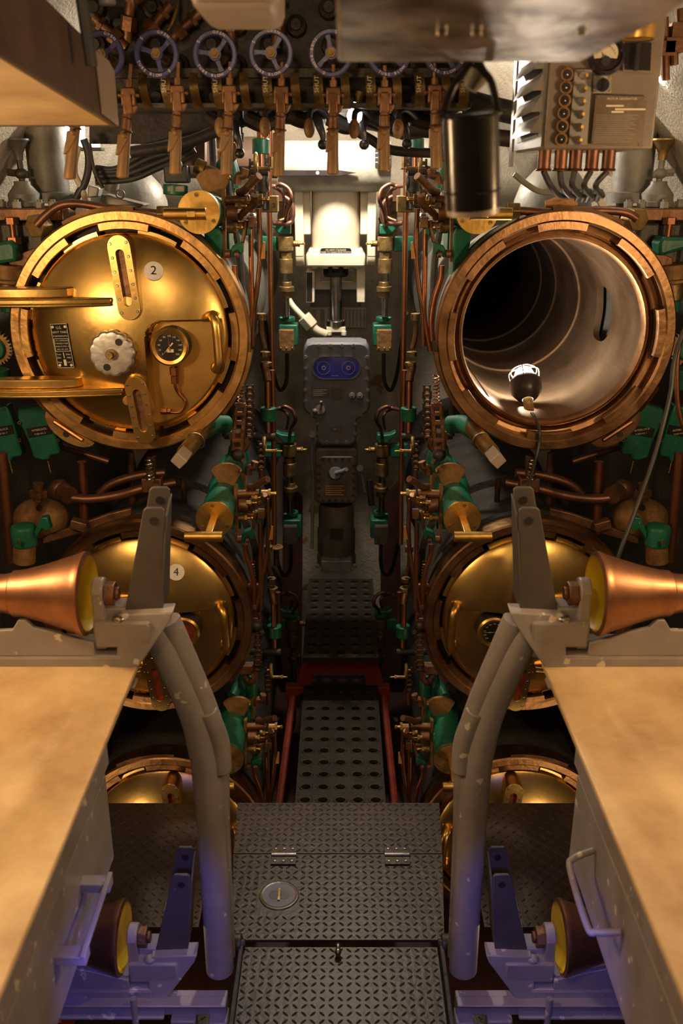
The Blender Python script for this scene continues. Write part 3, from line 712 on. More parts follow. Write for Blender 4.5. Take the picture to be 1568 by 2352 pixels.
for i in range(5): mb.pplate([(747, 1116 + 5 * i), (790 - 6 * (i % 2), 1116 + 5 * i), (790 - 6 * (i % 2), 1117 + 5 * i), (747, 1117 + 5 * i)], Y - .0095, .0004)
mb.build('instruction_plate', t)
t = thing('electric_motor', 'dark vertical drum motor under the crank box above the walkway', 'motor', P(772, 1292, Y + .1))
c = P(772, 1154, Y + .09); zb = P(772, 1290, Y + .09).z; H = c.z - zb
MB('gyro_brown').lathe([(.001, 0), (.085, 0), (.085, .03), (.078, .05), (.082, .06), (.082, H * .55), (.076, H * .6), (.076, H * .85), (.07, H)], (c.x, Y + .09, zb), (0, 0, 1), 40).build('housing', t)
MB('gyro_grey').box((c.x, Y + .06, zb + .02), (.13, .14, .05)).bolt((c.x - .08, Y, zb + .02), .012).bolt((c.x + .08, Y, zb + .02), .012).build('foot', t, .004)
MB('iron').pplate([(757, 1215), (787, 1215), (787, 1240), (757, 1240)], Y + .004, .004).build('rating_plate', t)
for s, pts in ((1, [(717, 997), (716, 1060), (719, 1110), (716, 1260)]), (2, [(826, 1075), (832, 1095), (838, 1130)])):
    mb = MB('gyro_grey').tube([P(x, y, Y + .02) for x, y in pts], .007, 10)
    mb.cyl(P(*pts[0], Y + .0), P(*pts[0], Y + .05), .014); mb.m('black').tube([P(848, 1102, Y), P(853, 1160, Y)], .014, 12, 0) if s == 2 else None
    mb.obj('control_rod', 'thin grey linkage rod with a black grip right of the crank box' if s == 2 else 'long thin grey linkage rod down the left of the crank box', 'linkage')

# ================================================================== machinery beside every tube door
def chain(mb, p0, p1, w=.022, pitch=.02, m='iron'):
    p0, p1 = Vector(p0), Vector(p1); n = int((p1 - p0).length / pitch); d = (p1 - p0).normalized(); s = RT
    for i in range(n):
        c = p0 + d * pitch * (i + .5); ww = w if i % 2 else w * .72
        mb.m(m)
        for q in (-1, 1): mb.tube([c - d * pitch * .62 + s * q * ww / 2, c + d * pitch * .62 + s * q * ww / 2], .0036, 6, 0)
        mb.m('bronze').cyl(c - s * w * .4, c + s * w * .4, .006, n=8)
def pin(mb, p, L=.03, r=.008, ax=RT, m='dull_brass'):
    p = Vector(p); ax = Vector(ax); mb.m(m).cyl(p, p + ax * L, r).hexn(p + ax * L, p + ax * (L + .008), r * 1.25); mb.m('brass').cyl(p + ax * (L + .008), p + ax * (L + .02), r * .4).sph(p + ax * (L + .022), r * .55, n=8)
LV = {1: .889, 2: 0, 3: -.866}
WH = {(1, 1): 'beside the closed tube marked 2', (1, 2): 'beside the tube marked 4', (1, 3): 'beside the lowest left tube', (-1, 1): 'beside the open lamp-lit tube', (-1, 2): 'beside the tube below the open one', (-1, 3): 'beside the lowest right tube'}
for MX in (1, -1):
    PXO = 0 if MX > 0 else 14
    for lv in (1, 2, 3):
        O = Vector((0, 0, LV[lv])); wh = WH[MX, lv]; Q = lambda x, y, Y: P(x, y, Y) + O
        # T-handle lock valve
        c = Q(493, 1190, 2.62); t = thing('lock_valve', 'green lock valve with brass face and T handle ' + wh, 'valve', c - UP * .058)
        MB('green').lathe([(.056, 0), (.058, .01), (.05, .05), (.05, .22), (.058, .26), (.058, .36)], c, (0, 1, 0), 32, True).box(c + Vector((.02, .30, -.06)), (.06, .12, .14)).build('body', t, .004)
        mb = MB('brass' if lv < 3 else 'dull_brass').cyl(c, c + FR * .010, .057, n=40)
        for a in (95, 215, 330): q = c + Vector((.045 * math.cos(math.radians(a)), -.010, .045 * math.sin(math.radians(a)))); mb.m('dull_brass').cyl(q, q + FR * .002, .006).m('black').box(q + FR * .0022, (.008, .0006, .0015))
        mb.build('face_plate', t, .001)
        mb = MB('brass').box(c + FR * .075, (.022, .15, .016)); b = c + Vector((-.012, -.155, -.0))
        if lv == 1: b = c + Vector((-.018, -.13, 0))
        mb.cyl(b - RT * .055, b + RT * .055, .0155, n=24).build('tee_handle', t, .0015)
        mb = MB('rust'); fc = c + Vector((.016, .20, .052))
        mb.prism([fc + Vector((.056 * math.cos(a), 0, .022 + .040 * math.sin(a))) for a in [math.radians(155 - 13 * i) for i in range(11)]] + [fc + Vector((.024, 0, -.015)), fc + Vector((-.024, 0, -.015))], (0, .012, 0)); mb.m('dull_brass').sph(fc + Vector((.045, -.004, .036)), .006); mb.build('dial_sector', t, .002)
        # pilot valve bodies above it
        t = thing('pilot_valve', 'small green twin pilot valve on a rusty stem ' + wh, 'valve', Q(548, 1130, 2.95))
        mb = MB('green').lathe([(.001, 0), (.03, .005), (.033, .05), (.025, .09), (.018, .10), (.001, .105)], Q(545, 1085, 2.95), (0, 0, 1), 20).tube([Q(510, 1078, 2.9), Q(522, 1062, 2.93), Q(538, 1050, 2.95)], .022, 14).lathe([(.001, 0), (.022, .0), (.024, .05), (.014, .08), (.001, .082)], Q(558, 1078, 2.93), (0, 0, 1), 16)
        mb.build('body', t)
        MB('rust').box(Q(548, 1112, 2.96), (.055, .04, .10)).build('stem', t, .004); MB('rust').box(Q(548, 1022, 2.96), (.05, .05, .06)).build('head', t, .004)
        mb = MB('bronze').tube([Q(540, 1020, 2.9), Q(552, 1035, 2.88), Q(565, 1022, 2.88), Q(562, 1005, 2.88)], .012, 10).box(Q(545, 1000, 2.9), (.05, .03, .03)); mb.build('shackle', t, .003)
        # rocker linkage
        t = thing('rocker_linkage', 'bronze rocker linkage with grease nipples and green fork ' + wh, 'linkage', Q(560, 1245, 2.75))
        mb = MB('rust').pplate([(537, 1118), (545, 1115), (546, 1250), (540, 1250)], 2.76, .02); mb.V = [v + O for v in mb.V]; mb.build('back_plate', t)
        mb = MB('bronze').cut().tube([Q(615, 1100, 2.72), Q(600, 1108, 2.74), Q(584, 1118, 2.76), Q(572, 1118, 2.78)], .011, 12).cut().tube([Q(606, 1136, 2.72), Q(604, 1148, 2.73), Q(586, 1160, 2.74), Q(574, 1168, 2.76)], .011, 12)
        mb.build_each('rocker_arm', t)
        mb = MB('bronze').cut().cyl(Q(545, 1135, 2.77), Q(596, 1133, 2.77), .014).cut().cyl(Q(548, 1160, 2.76), Q(572, 1160, 2.76), .024).cut().cyl(Q(560, 1182, 2.76), Q(602, 1182, 2.76), .011).box(Q(600, 1180, 2.745), (.022, .022, .03)); mb.build_each('shaft', t, .002)
        mb = MB(); mb.cut(); pin(mb, Q(600, 1134, 2.76), .022, .013); mb.cut(); pin(mb, Q(548, 1190, 2.74), .02, .012); mb.cut(); pin(mb, Q(578, 1143, 2.73), .01, .009); mb.cut(); pin(mb, Q(566, 1155, 2.72), .008, .008); mb.build_each('grease_nipple', t)
        mb = MB('green').prism([Q(x, y, 2.75) for x, y in ((588, 1184), (597, 1184), (597, 1202), (588, 1204))], (0, .03, 0)).prism([Q(x, y, 2.74) for x, y in ((578, 1217), (582, 1217), (581, 1238), (574, 1240), (570, 1232), (563, 1236), (562, 1246), (555, 1246), (554, 1234), (560, 1224))], (0, .035, 0))
        mb.m('bronze').prism([Q(x, y, 2.745) for x, y in ((583, 1176), (592, 1176), (583, 1218), (576, 1222))], (0, .025, 0)); mb.build('fork', t, .003)
        mb = MB('bronze').cut().cyl(Q(545, 1239, 2.74), Q(555, 1239, 2.74), .012).cut().cyl(Q(565, 1240, 2.74), Q(572, 1240, 2.74), .010); mb.build_each('pin', t)
        # curved operating pipes going down past the ring
        for (pts, r, mt, nm) in (([(563, 1250), (565, 1275), (577, 1310), (584, 1350), (582, 1390)], .0085, 'copper', 'outer'), ([(597, 1170), (598, 1270), (599, 1340), (590, 1390), (586, 1410)], .0075, 'copper', 'middle'), ([(614, 1145), (616, 1230), (610, 1290), (602, 1340), (600, 1400)], .0075, 'dark_copper', 'inner')):
            mb = MB(mt).tube([Q(x, y, 2.79) for x, y in pts], r, 12)
            mb.obj('operating_pipe', 'thin copper operating pipe, %s, %s' % ({'outer': 'nearest the ring', 'middle': 'middle of three', 'inner': 'nearest the aisle'}[nm], wh), 'pipe')
        # second pipe hugging the ring
        # chain with sprocket
        t = thing('roller_chain', 'greasy vertical roller chain over a small sprocket ' + wh, 'chain', Q(600, 1080, 2.98))
        mb = MB('iron'); mb.cut(); chain(mb, Q(600, 1080, 2.98), Q(600, 1012, 2.98)); mb.cut(); chain(mb, Q(572, 1010, 2.9), Q(574, 880 if lv > 1 else 890, 2.9), .024); mb.build_each('chain_run', t)
        mb = MB('dull_brass').torus(Q(607, 1022, 2.97), RT, .024, .006, 24, 6); pin(mb, Q(611, 1036, 2.96), .03, .006); mb.build('sprocket', t)
        MB('dark_copper').cyl(Q(600, 1115, 2.98), Q(600, 1080, 2.98), .009).build('rod_end', t)
        MB('bronze').tube([Q(569, 1090, 2.84), Q(572, 1075, 2.84), Q(582, 1072, 2.84), Q(586, 1060, 2.84)], .012, 10).obj('hook_lever', 'small curved bronze hook lever ' + wh, 'lever')
        mb = MB('orange_tag').pplate([(623, 1208), (627, 1210), (626, 1240), (617, 1240)], 2.78, .003); mb.V = [v + O for v in mb.V]; mb.obj('warning_tag', 'small orange tag hanging ' + wh, 'tag')
        # far valve column by the aisle
        PXs = PXO; PXO = 26 if MX < 0 else 0
        Yv = 3.95; t = thing('valve_column', 'brass union and green gear box column ' + wh.replace('beside', 'level with'), 'valve', Q(668, 1255, Yv))
        c = Q(664, 1033, Yv)
        mb = MB('dull_brass').cyl(c - UP * .028, c + UP * .028, .034, n=28).cyl(c - UP * .12, c - UP * .06, .03).hexn(c - UP * .06, c - UP * .035, .026); pin(mb, c + RT * .034, .02, .012); mb.build('union', t, .002)
        mb = MB('green').prism([Q(x, y, Yv - .03) for x, y in ((633, 992), (645, 998), (660, 1000), (676, 998), (676, 1018), (652, 1018), (640, 1006), (632, 1000))], (0, .05, 0)).box(c + Vector((-.075, .0, -.0)), (.08, .04, .06)); mb.build('bracket', t, .004)
        MB('steel').cyl(c - UP * .12, c - UP * .30, .013).build('stem', t)
        mb = MB('dull_brass').cyl(Q(667, 1127, Yv), Q(667, 1117, Yv), .033).cyl(Q(667, 1140, Yv), Q(667, 1108, Yv), .022); mb.build('collar', t, .002)
        mb = MB('green').box(Q(672, 1208, Yv + .03), (.080, .09, .09)).cyl(Q(670, 1183, Yv + .03), Q(670, 1173, Yv + .03), .03).cyl(Q(655, 1183, Yv - .01), Q(655, 1178, Yv - .01), .009); mb.build('gear_box', t, .006)
        mb = MB('rust' if lv == 1 else 'gyro_brown').box(Q(667, 1228, Yv - .045), (.062, .035, .088)); mb.m('dull_brass')
        for dx in (-.024, 0, .024): mb.bolt(Q(667, 1246, Yv - .063) + RT * dx, .005)
        mb.build('cover', t, .005)
        MB('dark_iron').tube([Q(668, 1250, Yv), Q(668, 1290, Yv), Q(664, 1312, Yv), Q(652, 1322, Yv), Q(640, 1300, Yv - .1), Q(630, 1255, Yv - .3), Q(622, 1230, Yv - .5)], .0085, 10).build('hose', t)
        # looping copper pipes and elbow
        mb = MB('dark_copper').tube([Q(622, 942, 3.75), Q(640, 938, 3.8), Q(655, 934, 3.8), Q(673, 945, 3.8), Q(678, 965, 3.8), Q(668, 985, 3.85), Q(664, 1010, 3.95)], .008, 12).tube([Q(642, 940, 3.8), Q(655, 946, 3.82), Q(662, 960, 3.82), Q(658, 985, 3.88)], .006, 10)
        mb.obj('pipe_loop', 'looped copper pipe pair ' + wh.replace('beside', 'at the aisle near'), 'pipe')
        PXO = PXs
        t = thing('elbow_pipe', 'copper elbow pipe dropping into a green collar ' + wh, 'pipe', Q(616, 970, 3.2))
        MB('bronze').tube([Q(608, 832, 3.2), Q(608, 845, 3.2), Q(612, 860, 3.19), Q(614, 876, 3.18)], .014, 14).tube([Q(599, 735, 3.2), Q(600, 770, 3.2), Q(607, 800, 3.2)], .009, 10).build('elbow', t)
        MB('copper').tube([Q(614, 876, 3.19), Q(616, 1003, 3.17)], .011, 12, 0).tube([Q(625, 850, 3.22), Q(628, 940, 3.22)], .009, 12, 0).build('drop', t)
        MB('green').cyl(Q(616, 966, 3.19), Q(616, 936, 3.19), .028).build('collar', t, .003)
        MB('dull_brass').cut().hexn(Q(609, 818, 3.2), Q(609, 808, 3.2), .018).cut().hexn(Q(612, 840, 3.19), Q(612, 832, 3.19), .02).cut().cyl(Q(600, 735, 3.2), Q(600, 720, 3.2), .016).build_each('nut', t)
        if lv < 3:
            t = thing('slotted_link', 'brown slotted link bar with a small coil spring ' + wh, 'linkage', Q(548, 1000, 2.8))
            d = -312 if lv == 2 else -240
            q0 = lambda x, y: P(x, y, 2.8)
            if lv == 1: a0, a1, b1 = q0(553, 862), q0(552, 930), q0(545, 1030)
            else: a0, a1, b1 = Q(577, 1290, 2.8), Q(582, 1345, 2.8), Q(588, 1425, 2.8)
            MB('copper').tube([a0.lerp(a1, k / 60) + Vector((.009 * math.cos(k * .9), .009 * math.sin(k * .9), 0)) for k in range(61)], .0022, 5, 2).build('coil_spring', t)
            dd = b1 - a1; mb = MB('bronze')
            for s in (-1, 1): mb.tube([a1 + RT * s * .014, b1 + RT * s * .014], .007, 8, 0)
            for k in range(6): mb.box(a1 + dd * (k / 5), (.034, .016, .012))
            mb.build('slotted_bar', t, .001)
            MB('steel').hexn(a1 + dd * .55 + FR * .01, a1 + dd * .55 + FR * .022, .008).build('nut', t)
            MB('iron').sph(b1 - UP * .02, .022).tube([b1 - UP * .02, b1 - UP * .05 + RT * .02], .010, 8, 0).build('knuckle', t)
        MB('dark_iron').cyl(Q(515, 1000, 3.16), Q(632, 1004, 3.16), .014).cyl(Q(518, 1001, 3.16), Q(518, 1001, 3.16) + UP * .24, .012).obj('cross_shaft', 'dark horizontal cross shaft ' + wh, 'shaft')
        # short shaft with square end under the ring (upper row only)
        if lv == 1:
            t = thing('square_shaft', 'tan operating shaft with a square end poking out ' + wh.replace('beside', 'below'), 'shaft', P(425, 1060, 2.55))
            MB('dull_brass').tube([P(470, 985, 2.75), P(424, 1040, 2.58)], .024, 24, 0).build('shaft', t)
            MB('steel').torus(P(450, 1012, 2.66), P(424, 1040, 2.58) - P(470, 985, 2.75), .026, .003).build('band', t)
            a, b = P(424, 1040, 2.58), P(410, 1060, 2.52); MB('beige').cyl(a, b, .026, n=4).build('square_end', t, .003)
            MB('green').tube([P(520, 975, 2.9), P(490, 975, 2.85), P(466, 988, 2.76)], .03, 14).build('housing', t)
PXO = 0; MX = 1
# ================================================================== overhead: valve manifold, wheels and levers
Y = 2.38; zb = P(600, 250, Y).z; xl = P(195, 200, Y).x; xr = P(1075, 200, Y).x
t = thing('valve_manifold', 'dark overhead valve manifold block with rows of round caps behind the blue wheels', 'manifold', ((xl + xr) / 2, Y + .1, zb))
MB('dark_iron').box(((xl + xr) / 2, Y + .10, zb + .19), (xr - xl, .18, .38)).build('body', t, .01)
mb = MB('iron').box(((xl + xr) / 2, Y - .02, zb + .003), (xr - xl, .10, .012)).box(((xl + xr) / 2, Y - .06, P(0, 168, Y - .06).z), (xr - xl, .02, .022)); mb.build('rail', t, .002)
for i in range(7):
    for y in (20, 60, 105, 150, 225):
        if R.random() < .12: continue
        q = P(255 + 133 * i + (28 if y in (60, 150) else -30) + R.uniform(-6, 6), y, Y); MB('dark_iron').lathe([(.001, -.03), (.012, -.03), (.014, -.024), (.022, -.02), (.024, 0)], q, (0, 1, 0), 20).build('cap', t)
for i, (x, y) in enumerate(((295, 60), (345, 68), (270, 90), (410, 75), (530, 65), (635, 70))):
    a = P(x, y, Y - .03); d = (Vector((.02, -.02, .08)), Vector((.05, 0, .05)), Vector((-.05, 0, .045)), Vector((.05, 0, .04)), Vector((0, 0, .09)), Vector((.01, 0, .09)))[i]
    MB('bronze').cyl(a - d * .4, a + d, .012).hexn(a - d * .1, a + d * .25, .020).hexn(a + d * .6, a + d * .75, .018).build('union', t)
MB('dull_brass').tube([P(385, 70, 2.3), P(398, 45, 2.3), P(408, 5, 2.32), P(405, -40, 2.35)], .004, 8).build('thin_tube', t)

def wheel(x, y, rot, label):
    Yw = 2.2; c = P(x, y, Yw); t = thing('hand_wheel', label, 'hand wheel', c - UP * .048, 'tube blow hand wheels on the manifold')
    MB('blue').lathe([(.0365, -.003), (.039, -.006), (.0455, -.006), (.048, -.003), (.048, .004), (.0455, .006), (.039, .006), (.0365, .003), (.0365, -.003)], c, (0, 1, 0), 56).build('rim', t)
    for k in range(3):
        a = math.radians(rot + 120 * k); d = Vector((math.cos(a), 0, math.sin(a))); n = Vector((-d.z, 0, d.x))
        MB('blue').prism([c + d * .009 + n * .006, c + d * .024 + n * .0045, c + d * .038 + n * .008, c + d * .038 - n * .005, c + d * .024 - n * .0045, c + d * .009 - n * .006], (0, .005, 0)).build('spoke', t, .001)
    MB('blue').cyl(c + FR * -.012, c + FR * .006, .013).build('hub', t)
    MB('dull_brass').hexn(c + FR * .006, c + FR * .013, .0105).cyl(c + FR * .013, c + FR * .017, .005).cyl(c + FR * -.16, c + FR * -.01, .008).build('stem_nut', t)
    mb = MB('letter')
    def arc(s, ac, inward, size=.0082, step=9.5):
        n = len(s)
        for i, ch in enumerate(s):
            if ch == ' ': continue
            a = math.radians(ac + (i - (n - 1) / 2) * step * (1 if inward else -1)); d = Vector((math.cos(a), 0, math.sin(a)))
            mb.text(ch, c + d * .0425 + FR * .0062, size, rot=a + PI / 2 if inward else a - PI / 2)
    arc('TUBE BLOW', rot + 200, True); arc('OPEN', rot + 25 if rot > 10 else rot + 60, False); 
    for a0, ch in ((rot + 95, 'S'), (rot + 268, '0')): arc(ch, a0, True, .010)
    mb.build('raised_lettering', t)
for x, y, r, l in ((235, 126, 35, 'blue wheel partly hidden behind the corner of the upper left bunk'), (360, 124, 40, 'blue TUBE BLOW wheel right of the bunk corner, left end of the full wheels'), (494, 125, 50, 'blue TUBE BLOW wheel below the white light box'), (622, 122, 55, 'blue TUBE BLOW wheel between the light box and the sheet metal duct'),
                   (760, 122, -20, 'blue wheel half hidden by the left edge of the sheet metal duct'), (893, 122, 80, 'blue wheel with only its bottom lettering showing below the duct'), (1022, 118, 60, 'blue wheel hidden mostly behind the canister strap under the duct')): wheel(x, y, r, l)

def lever(xt, yt, xb, yb, label, grip=True):
    Yl = 2.2; A = P(xt, yt, Yl); B = P(xb, yb, Yl); t = thing('valve_lever', label, 'lever', B, 'bronze valve levers hanging from the manifold')
    L = (A - B).length; f = lambda s, dx=0, dy=0: A.lerp(B, s) + RT * dx + Vector((0, dy, 0)); Z = lambda s: f(s)
    MB('bronze').cyl(f(-.22), f(.02), .0045).tube([f(-.05), f(.0), f(.06)], .008, 8, 0).build('spindle', t)
    mb = MB('bronze').box(f(.07), (.030, .02, .016)).box(f(.13, -.012), (.007, .018, .036)).box(f(.13, .012), (.007, .018, .036)).cyl(f(.11, -.024), f(.11, .024), .005).box(f(.20), (.02, .02, .045)).prism([f(.22, .008, -.006), f(.22, .024, -.006), f(.30, .018, -.006), f(.34, .008, -.006)], (0, .012, 0))
    mb.build('clevis', t, .003)
    MB('bronze').tube([f(.2), f(.35), f(.52)], [.0085, .012], 14, 0).torus(f(.36), B - A, .011, .002, 16, 6).torus(f(.50), B - A, .0125, .0025, 16, 6).build('shank', t)
    mb = MB('wood').tube([f(.5), f(.75), f(1.)], [.0115, .0135], 18, 0).sph(f(1.), .0135, 1, 1, .35); mb.build('grip', t)
    if grip: MB('wood').prism([f(.53, -.015, -.014), f(.53, .009, -.014), f(.60, .008, -.014), f(.74, -.004, -.014), f(.77, -.017, -.014), f(.62, -.015, -.014)], (0, .02, 0)).sph(f(.55, .0, -.016), .007).build('trigger', t, .003)
lv = [(185, 175, 160, 408, 'bronze lever in front of the bright light at far left'), (297, 195, 281, 405, 'bronze lever with pistol trigger just right of the bunk corner'), (408, 190, 402, 397, 'bronze lever below the first full blue wheel, beside the bundled cables'),
      (527, 190, 519, 399, 'bronze lever between the cables and the white bulkhead'), (646, 192, 639, 402, 'bronze lever left of the bright white hull patch'), (765, 195, 764, 397, 'bronze lever hanging in front of the bright white hull, middle one'),
      (883, 195, 882, 390, 'bronze lever in front of the black dive scale'), (998, 190, 1002, 385, 'bronze lever just left of the hanging black canister')]
for a in lv: lever(*a)
for i, (xa, xb2) in enumerate(((330, 381), (446, 498), (560, 612), (676, 728), (790, 848), (908, 960), (1020, 1060))):
    for q, x in ((0, xa), (1, xb2)):
        Yq = 2.26; a = P(x, 168, Yq); b = P(x + 6, 250, Yq); H = a.z - b.z; mb = MB('dull_brass'); rg = []
        for k in range(11):
            s = k / 10; yy = Yq - .035 * math.sin(PI * min(1, s * .9 + .1)); w = .0095 * (1.0 + .15 * q)
            rg.append([Vector((a.x - w + .006 * s, yy, a.z - H * s)), Vector((a.x + w + .006 * s, yy, a.z - H * s)), Vector((a.x + w + .006 * s, yy + .006, a.z - H * s)), Vector((a.x - w + .006 * s, yy + .006, a.z - H * s))])
        mb.rings(rg, True)
        if q: mb.m('letter').text('SHUT', Vector((a.x, Yq - .036, a.z - H * .35)), .014, rot=PI / 2)
        mb.obj('quadrant_plate', ('bronze curved quadrant strip with raised SHUT lettering, ' if q else 'plain bronze curved quadrant strip, ') + ('under the first full wheel', 'under the second full wheel', 'under the third full wheel', 'left of the black ball levers', 'above the bright bulb', 'under the right part of the duct', 'behind the canister strap')[i], 'quadrant', 'curved quadrant strips under the wheels')
for i, (x, y, n) in enumerate(((505, 292, '1'), (608, 292, '2'), (710, 294, '1'), (813, 296, '3'), (914, 296, '3'))):
    t = thing('vent_lever', 'short lever with an oval brass tag numbered %s, %s' % (n, ('beside the fourth bronze lever', 'left of the white hull patch', 'centre of the white hull', 'just below the bright bulb', 'right of the bright bulb')[i]), 'lever', P(x, y + 22, 2.32), 'tagged vent levers')
    MB('dark_iron').tube([P(x + 42, y - 26, 2.42), P(x + 20, y - 45, 2.36), P(x + 4, y - 40, 2.33), P(x, y - 22, 2.32)], .007, 10).build('arm', t)
    mb = MB('wood').sph(P(x, y, 2.32), .013, 1, .7, 1.75); mb.build('tag', t)
    mb = MB('plate_black').text(n, P(x, y - 2, 2.309), .016); mb.build('number', t)
for i, (x, y) in enumerate(((741, 332), (836, 332), (934, 330), (550, 352))):
    t = thing('ball_lever', 'black ball-ended lever ' + ('silhouetted on the white hull, left one', 'silhouetted on the white hull, right one', 'beside the orange capped pipe', 'over the dark shaft casing')[i], 'lever', P(x, y + 8, 2.4))
    MB('black').tube([P(x - 12, y - 66, 2.42), P(x - 8, y - 45, 2.4), P(x, y - 20, 2.4), P(x, y, 2.4)], [.014, .005], 10).build('arm', t)
    MB('black').sph(P(x, y, 2.4), .0125).build('ball', t)
mb = MB('dark_iron')
for k in range(6): a = P(470 + 95 * k, 262 + 8 * (k % 2), 2.44); b = P(555 + 95 * k, 270 - 10 * (k % 3), 2.46); mb.tube([a, (a + b) / 2 + UP * -.02, b], .02, 10)
for k in (0, 1, 2, 3, 4, 6, 7, 8): mb.cyl(P(480 + 62 * k, 255, 2.45), P(480 + 62 * k, 285 - 9 * (k % 3), 2.45), .014 + .004 * (k % 2))
mb.obj('valve_chest', 'dark lumpy valve chest silhouetted along the underside of the manifold', 'valve chest')
for i, (pts, r) in enumerate((([(800, 290), (850, 320), (900, 345), (1010, 352), (1100, 350)], .013), ([(820, 262), (900, 290), (1010, 300), (1180, 320)], .022), ([(1010, 210), (1100, 240), (1190, 262)], .03), ([(600, 262), (500, 300), (420, 330), (300, 350)], .016))):
    MB('dark_iron').tube([P(x, y, 2.75) for x, y in pts], r, 12).obj('overhead_pipe', ('thin black pipe curving over the white hull right of the bulb', 'dark pipe running behind the hanging canister', 'thick dark pipe below the duct towards the switch box', 'dark pipe running down left behind the bronze levers')[i], 'pipe')
MB('rack_brown').pplate([(318, 290), (470, 290), (470, 380), (330, 380)], 3.0, .05).obj('brown_locker', 'brown flat panel behind the levers left of the white hull', 'panel')
MB('dark_iron').pplate([(205, 255), (1080, 262), (1080, 300), (930, 322), (860, 300), (610, 262), (330, 330), (205, 330)], 2.95, .04).obj('deck_beam', 'dark deck beam crossing behind the levers', 'beam')

# -- bright caged lamps
def bulb(name, c, r, label, strength_mat, d=UP):
    c = Vector(c); d = Vector(d).normalized(); t = thing(name, label, 'lamp', c)
    MB(strength_mat).lathe([(.001, -.9 * r), (r * .6, -.75 * r), (r, 0), (r * .95, r * .6), (r * .6, r * 1.4), (r * .5, r * 1.8)], c, d, 24).build('bulb', t)
    MB('dull_brass').cyl(c + d * r * 1.8, c + d * r * 3.2, r * .62).build('socket', t)
    return t
mat('dark_bell', (.20, .19, .165), (.11, .105, .09), .1, .5, 12, .1, 60)
mat('bulb_hot', (1, 1, 1), None, 0, .3, emit=(1, .84, .62), strength=420)
mat('bulb_cool', (1, 1, 1), None, 0, .3, emit=(1, .90, .78), strength=180)
bulb('ceiling_bulb', P(813, 270, 2.36), .018, 'bright bare bulb glowing in front of the white hull', 'bulb_soft', (.25, 0, 1))
bulb('ceiling_bulb', P(1532, 172, 2.75), .027, 'bright bare bulb at the right edge beside the switch box', 'bulb_cool', (.1, 0, 1))
t = thing('fluorescent_lamp', 'bright strip lamp seen between hoses under the upper left bunk', 'lamp', P(190, 340, 3.1))
for x in (158, 184, 218): MB('bulb_soft').tube([P(x, 270, 3.1), P(x + 2, 338, 3.1)], .014, 10, 0).build('tube', t)
MB('dark_grey').pplate([(145, 338), (232, 338), (232, 346), (145, 346)], 3.08, .05).pplate([(145, 262), (232, 262), (232, 268), (145, 268)], 3.08, .05).build('holder', t, .002)

# -- work lamp in the open tube
Bp = P(1203, 858, 2.99); Hp = P(1213, 930, 2.90); ax = (Bp - Hp).normalized()
t = thing('work_lamp', 'lit hand lamp with black guard lying in the mouth of the open tube', 'lamp', Hp)
MB('dull_brass').tube([Hp - ax * .03, Hp + ax * .022], .016, 20, 0).tube([Hp - ax * .05, Hp - ax * .03], .012, 16, 0).build('handle', t)
MB('black').lathe([(.018, .02), (.034, .03), (.051, .055), (.053, .085), (.047, .095), (.040, .085)], Hp, ax, 36).build('skirt', t)
mb = MB('steel').torus(Hp + ax * .13, ax, .043, .0025, 28, 6)
for k in range(5):
    u, v, _ = basis(ax); a = 2 * PI * k / 5; d = u * math.cos(a) + v * math.sin(a); mb.tube([Hp + ax * .09 + d * .05, Hp + ax * .115 + d * .052, Hp + ax * .13 + d * .043, Hp + ax * .142 + d * .02], .0022, 6)
mb.build('guard', t)
mat('bulb_work', (1, 1, 1), None, 0, .3, emit=(1, .86, .66), strength=230)
MB('bulb_work').lathe([(.014, -.03), (.030, -.005), (.034, .015), (.026, .036), (.001, .045)], Hp + ax * .098, ax, 28).build('bulb', t)
MB('black_rubber').tube([Hp - ax * .05, P(1222, 950, 2.82), P(1238, 985, 2.70), P(1238, 1020, 2.685), P(1228, 1060, 2.66), P(1218, 1100, 2.58), P(1212, 1135, 2.5), P(1210, 1200, 2.4), P(1215, 1300, 2.35)], .0052, 10).obj('lamp_cord', 'black cord hanging from the work lamp over the ring of the open tube', 'cord')
MB('black_rubber').tube([P(1600, 700, 2.35), P(1566, 770, 2.35), P(1548, 830, 2.35), P(1540, 900, 2.33), P(1520, 985, 2.3), P(1497, 1065, 2.28), P(1465, 1155, 2.25), P(1425, 1262, 2.2), P(1400, 1340, 2.2)], .0062, 10).obj('loose_cord', 'long dark cord falling from the right edge towards the right roller', 'cord')
MB('copper').tube([P(1580, 740, 2.5), P(1558, 800, 2.5), P(1554, 880, 2.5), P(1560, 950, 2.5), P(1580, 1010, 2.5)], .007, 10).obj('curved_pipe', 'curved orange copper pipe at the right edge beside the open tube', 'pipe')

# -- hanging canister
c0, c1 = P(1080, 262, 1.32), P(1086, 492, 1.335); d = c1 - c0
t = thing('hanging_canister', 'glossy black cylindrical canister hanging on straps in front of the open tube', 'canister', c1)
rc = 66 / S(1083, 380, 1.27)
MB('gloss_black').tube([c0, c0.lerp(c1, .93)], rc, 40, 0).torus(c0.lerp(c1, .01), d, rc - .002, .003, 40, 6).torus(c0.lerp(c1, .75), d, rc, .0015, 40, 6).build('shell', t)
MB('beige').tube([c0.lerp(c1, .93), c0.lerp(c1, .99)], rc * .97, 40, 0).build('rim', t)
top = P(1092, 120, 1.33)
MB('black').tube([c0 + RT * -rc, P(1040, 200, 1.33), P(1062, 170, 1.33), top], .005, 8).tube([c0 + RT * rc, P(1128, 190, 1.33), P(1108, 160, 1.33), top], .005, 8).tube([top, P(1088, 60, 1.3), P(1085, -20, 1.3)], .012, 10).build('strap', t)
MB('bell_grey').tube([P(1098, 168, 1.36), P(1078, 205, 1.36)], [.018, .010], 14, 0).build('hook', t)

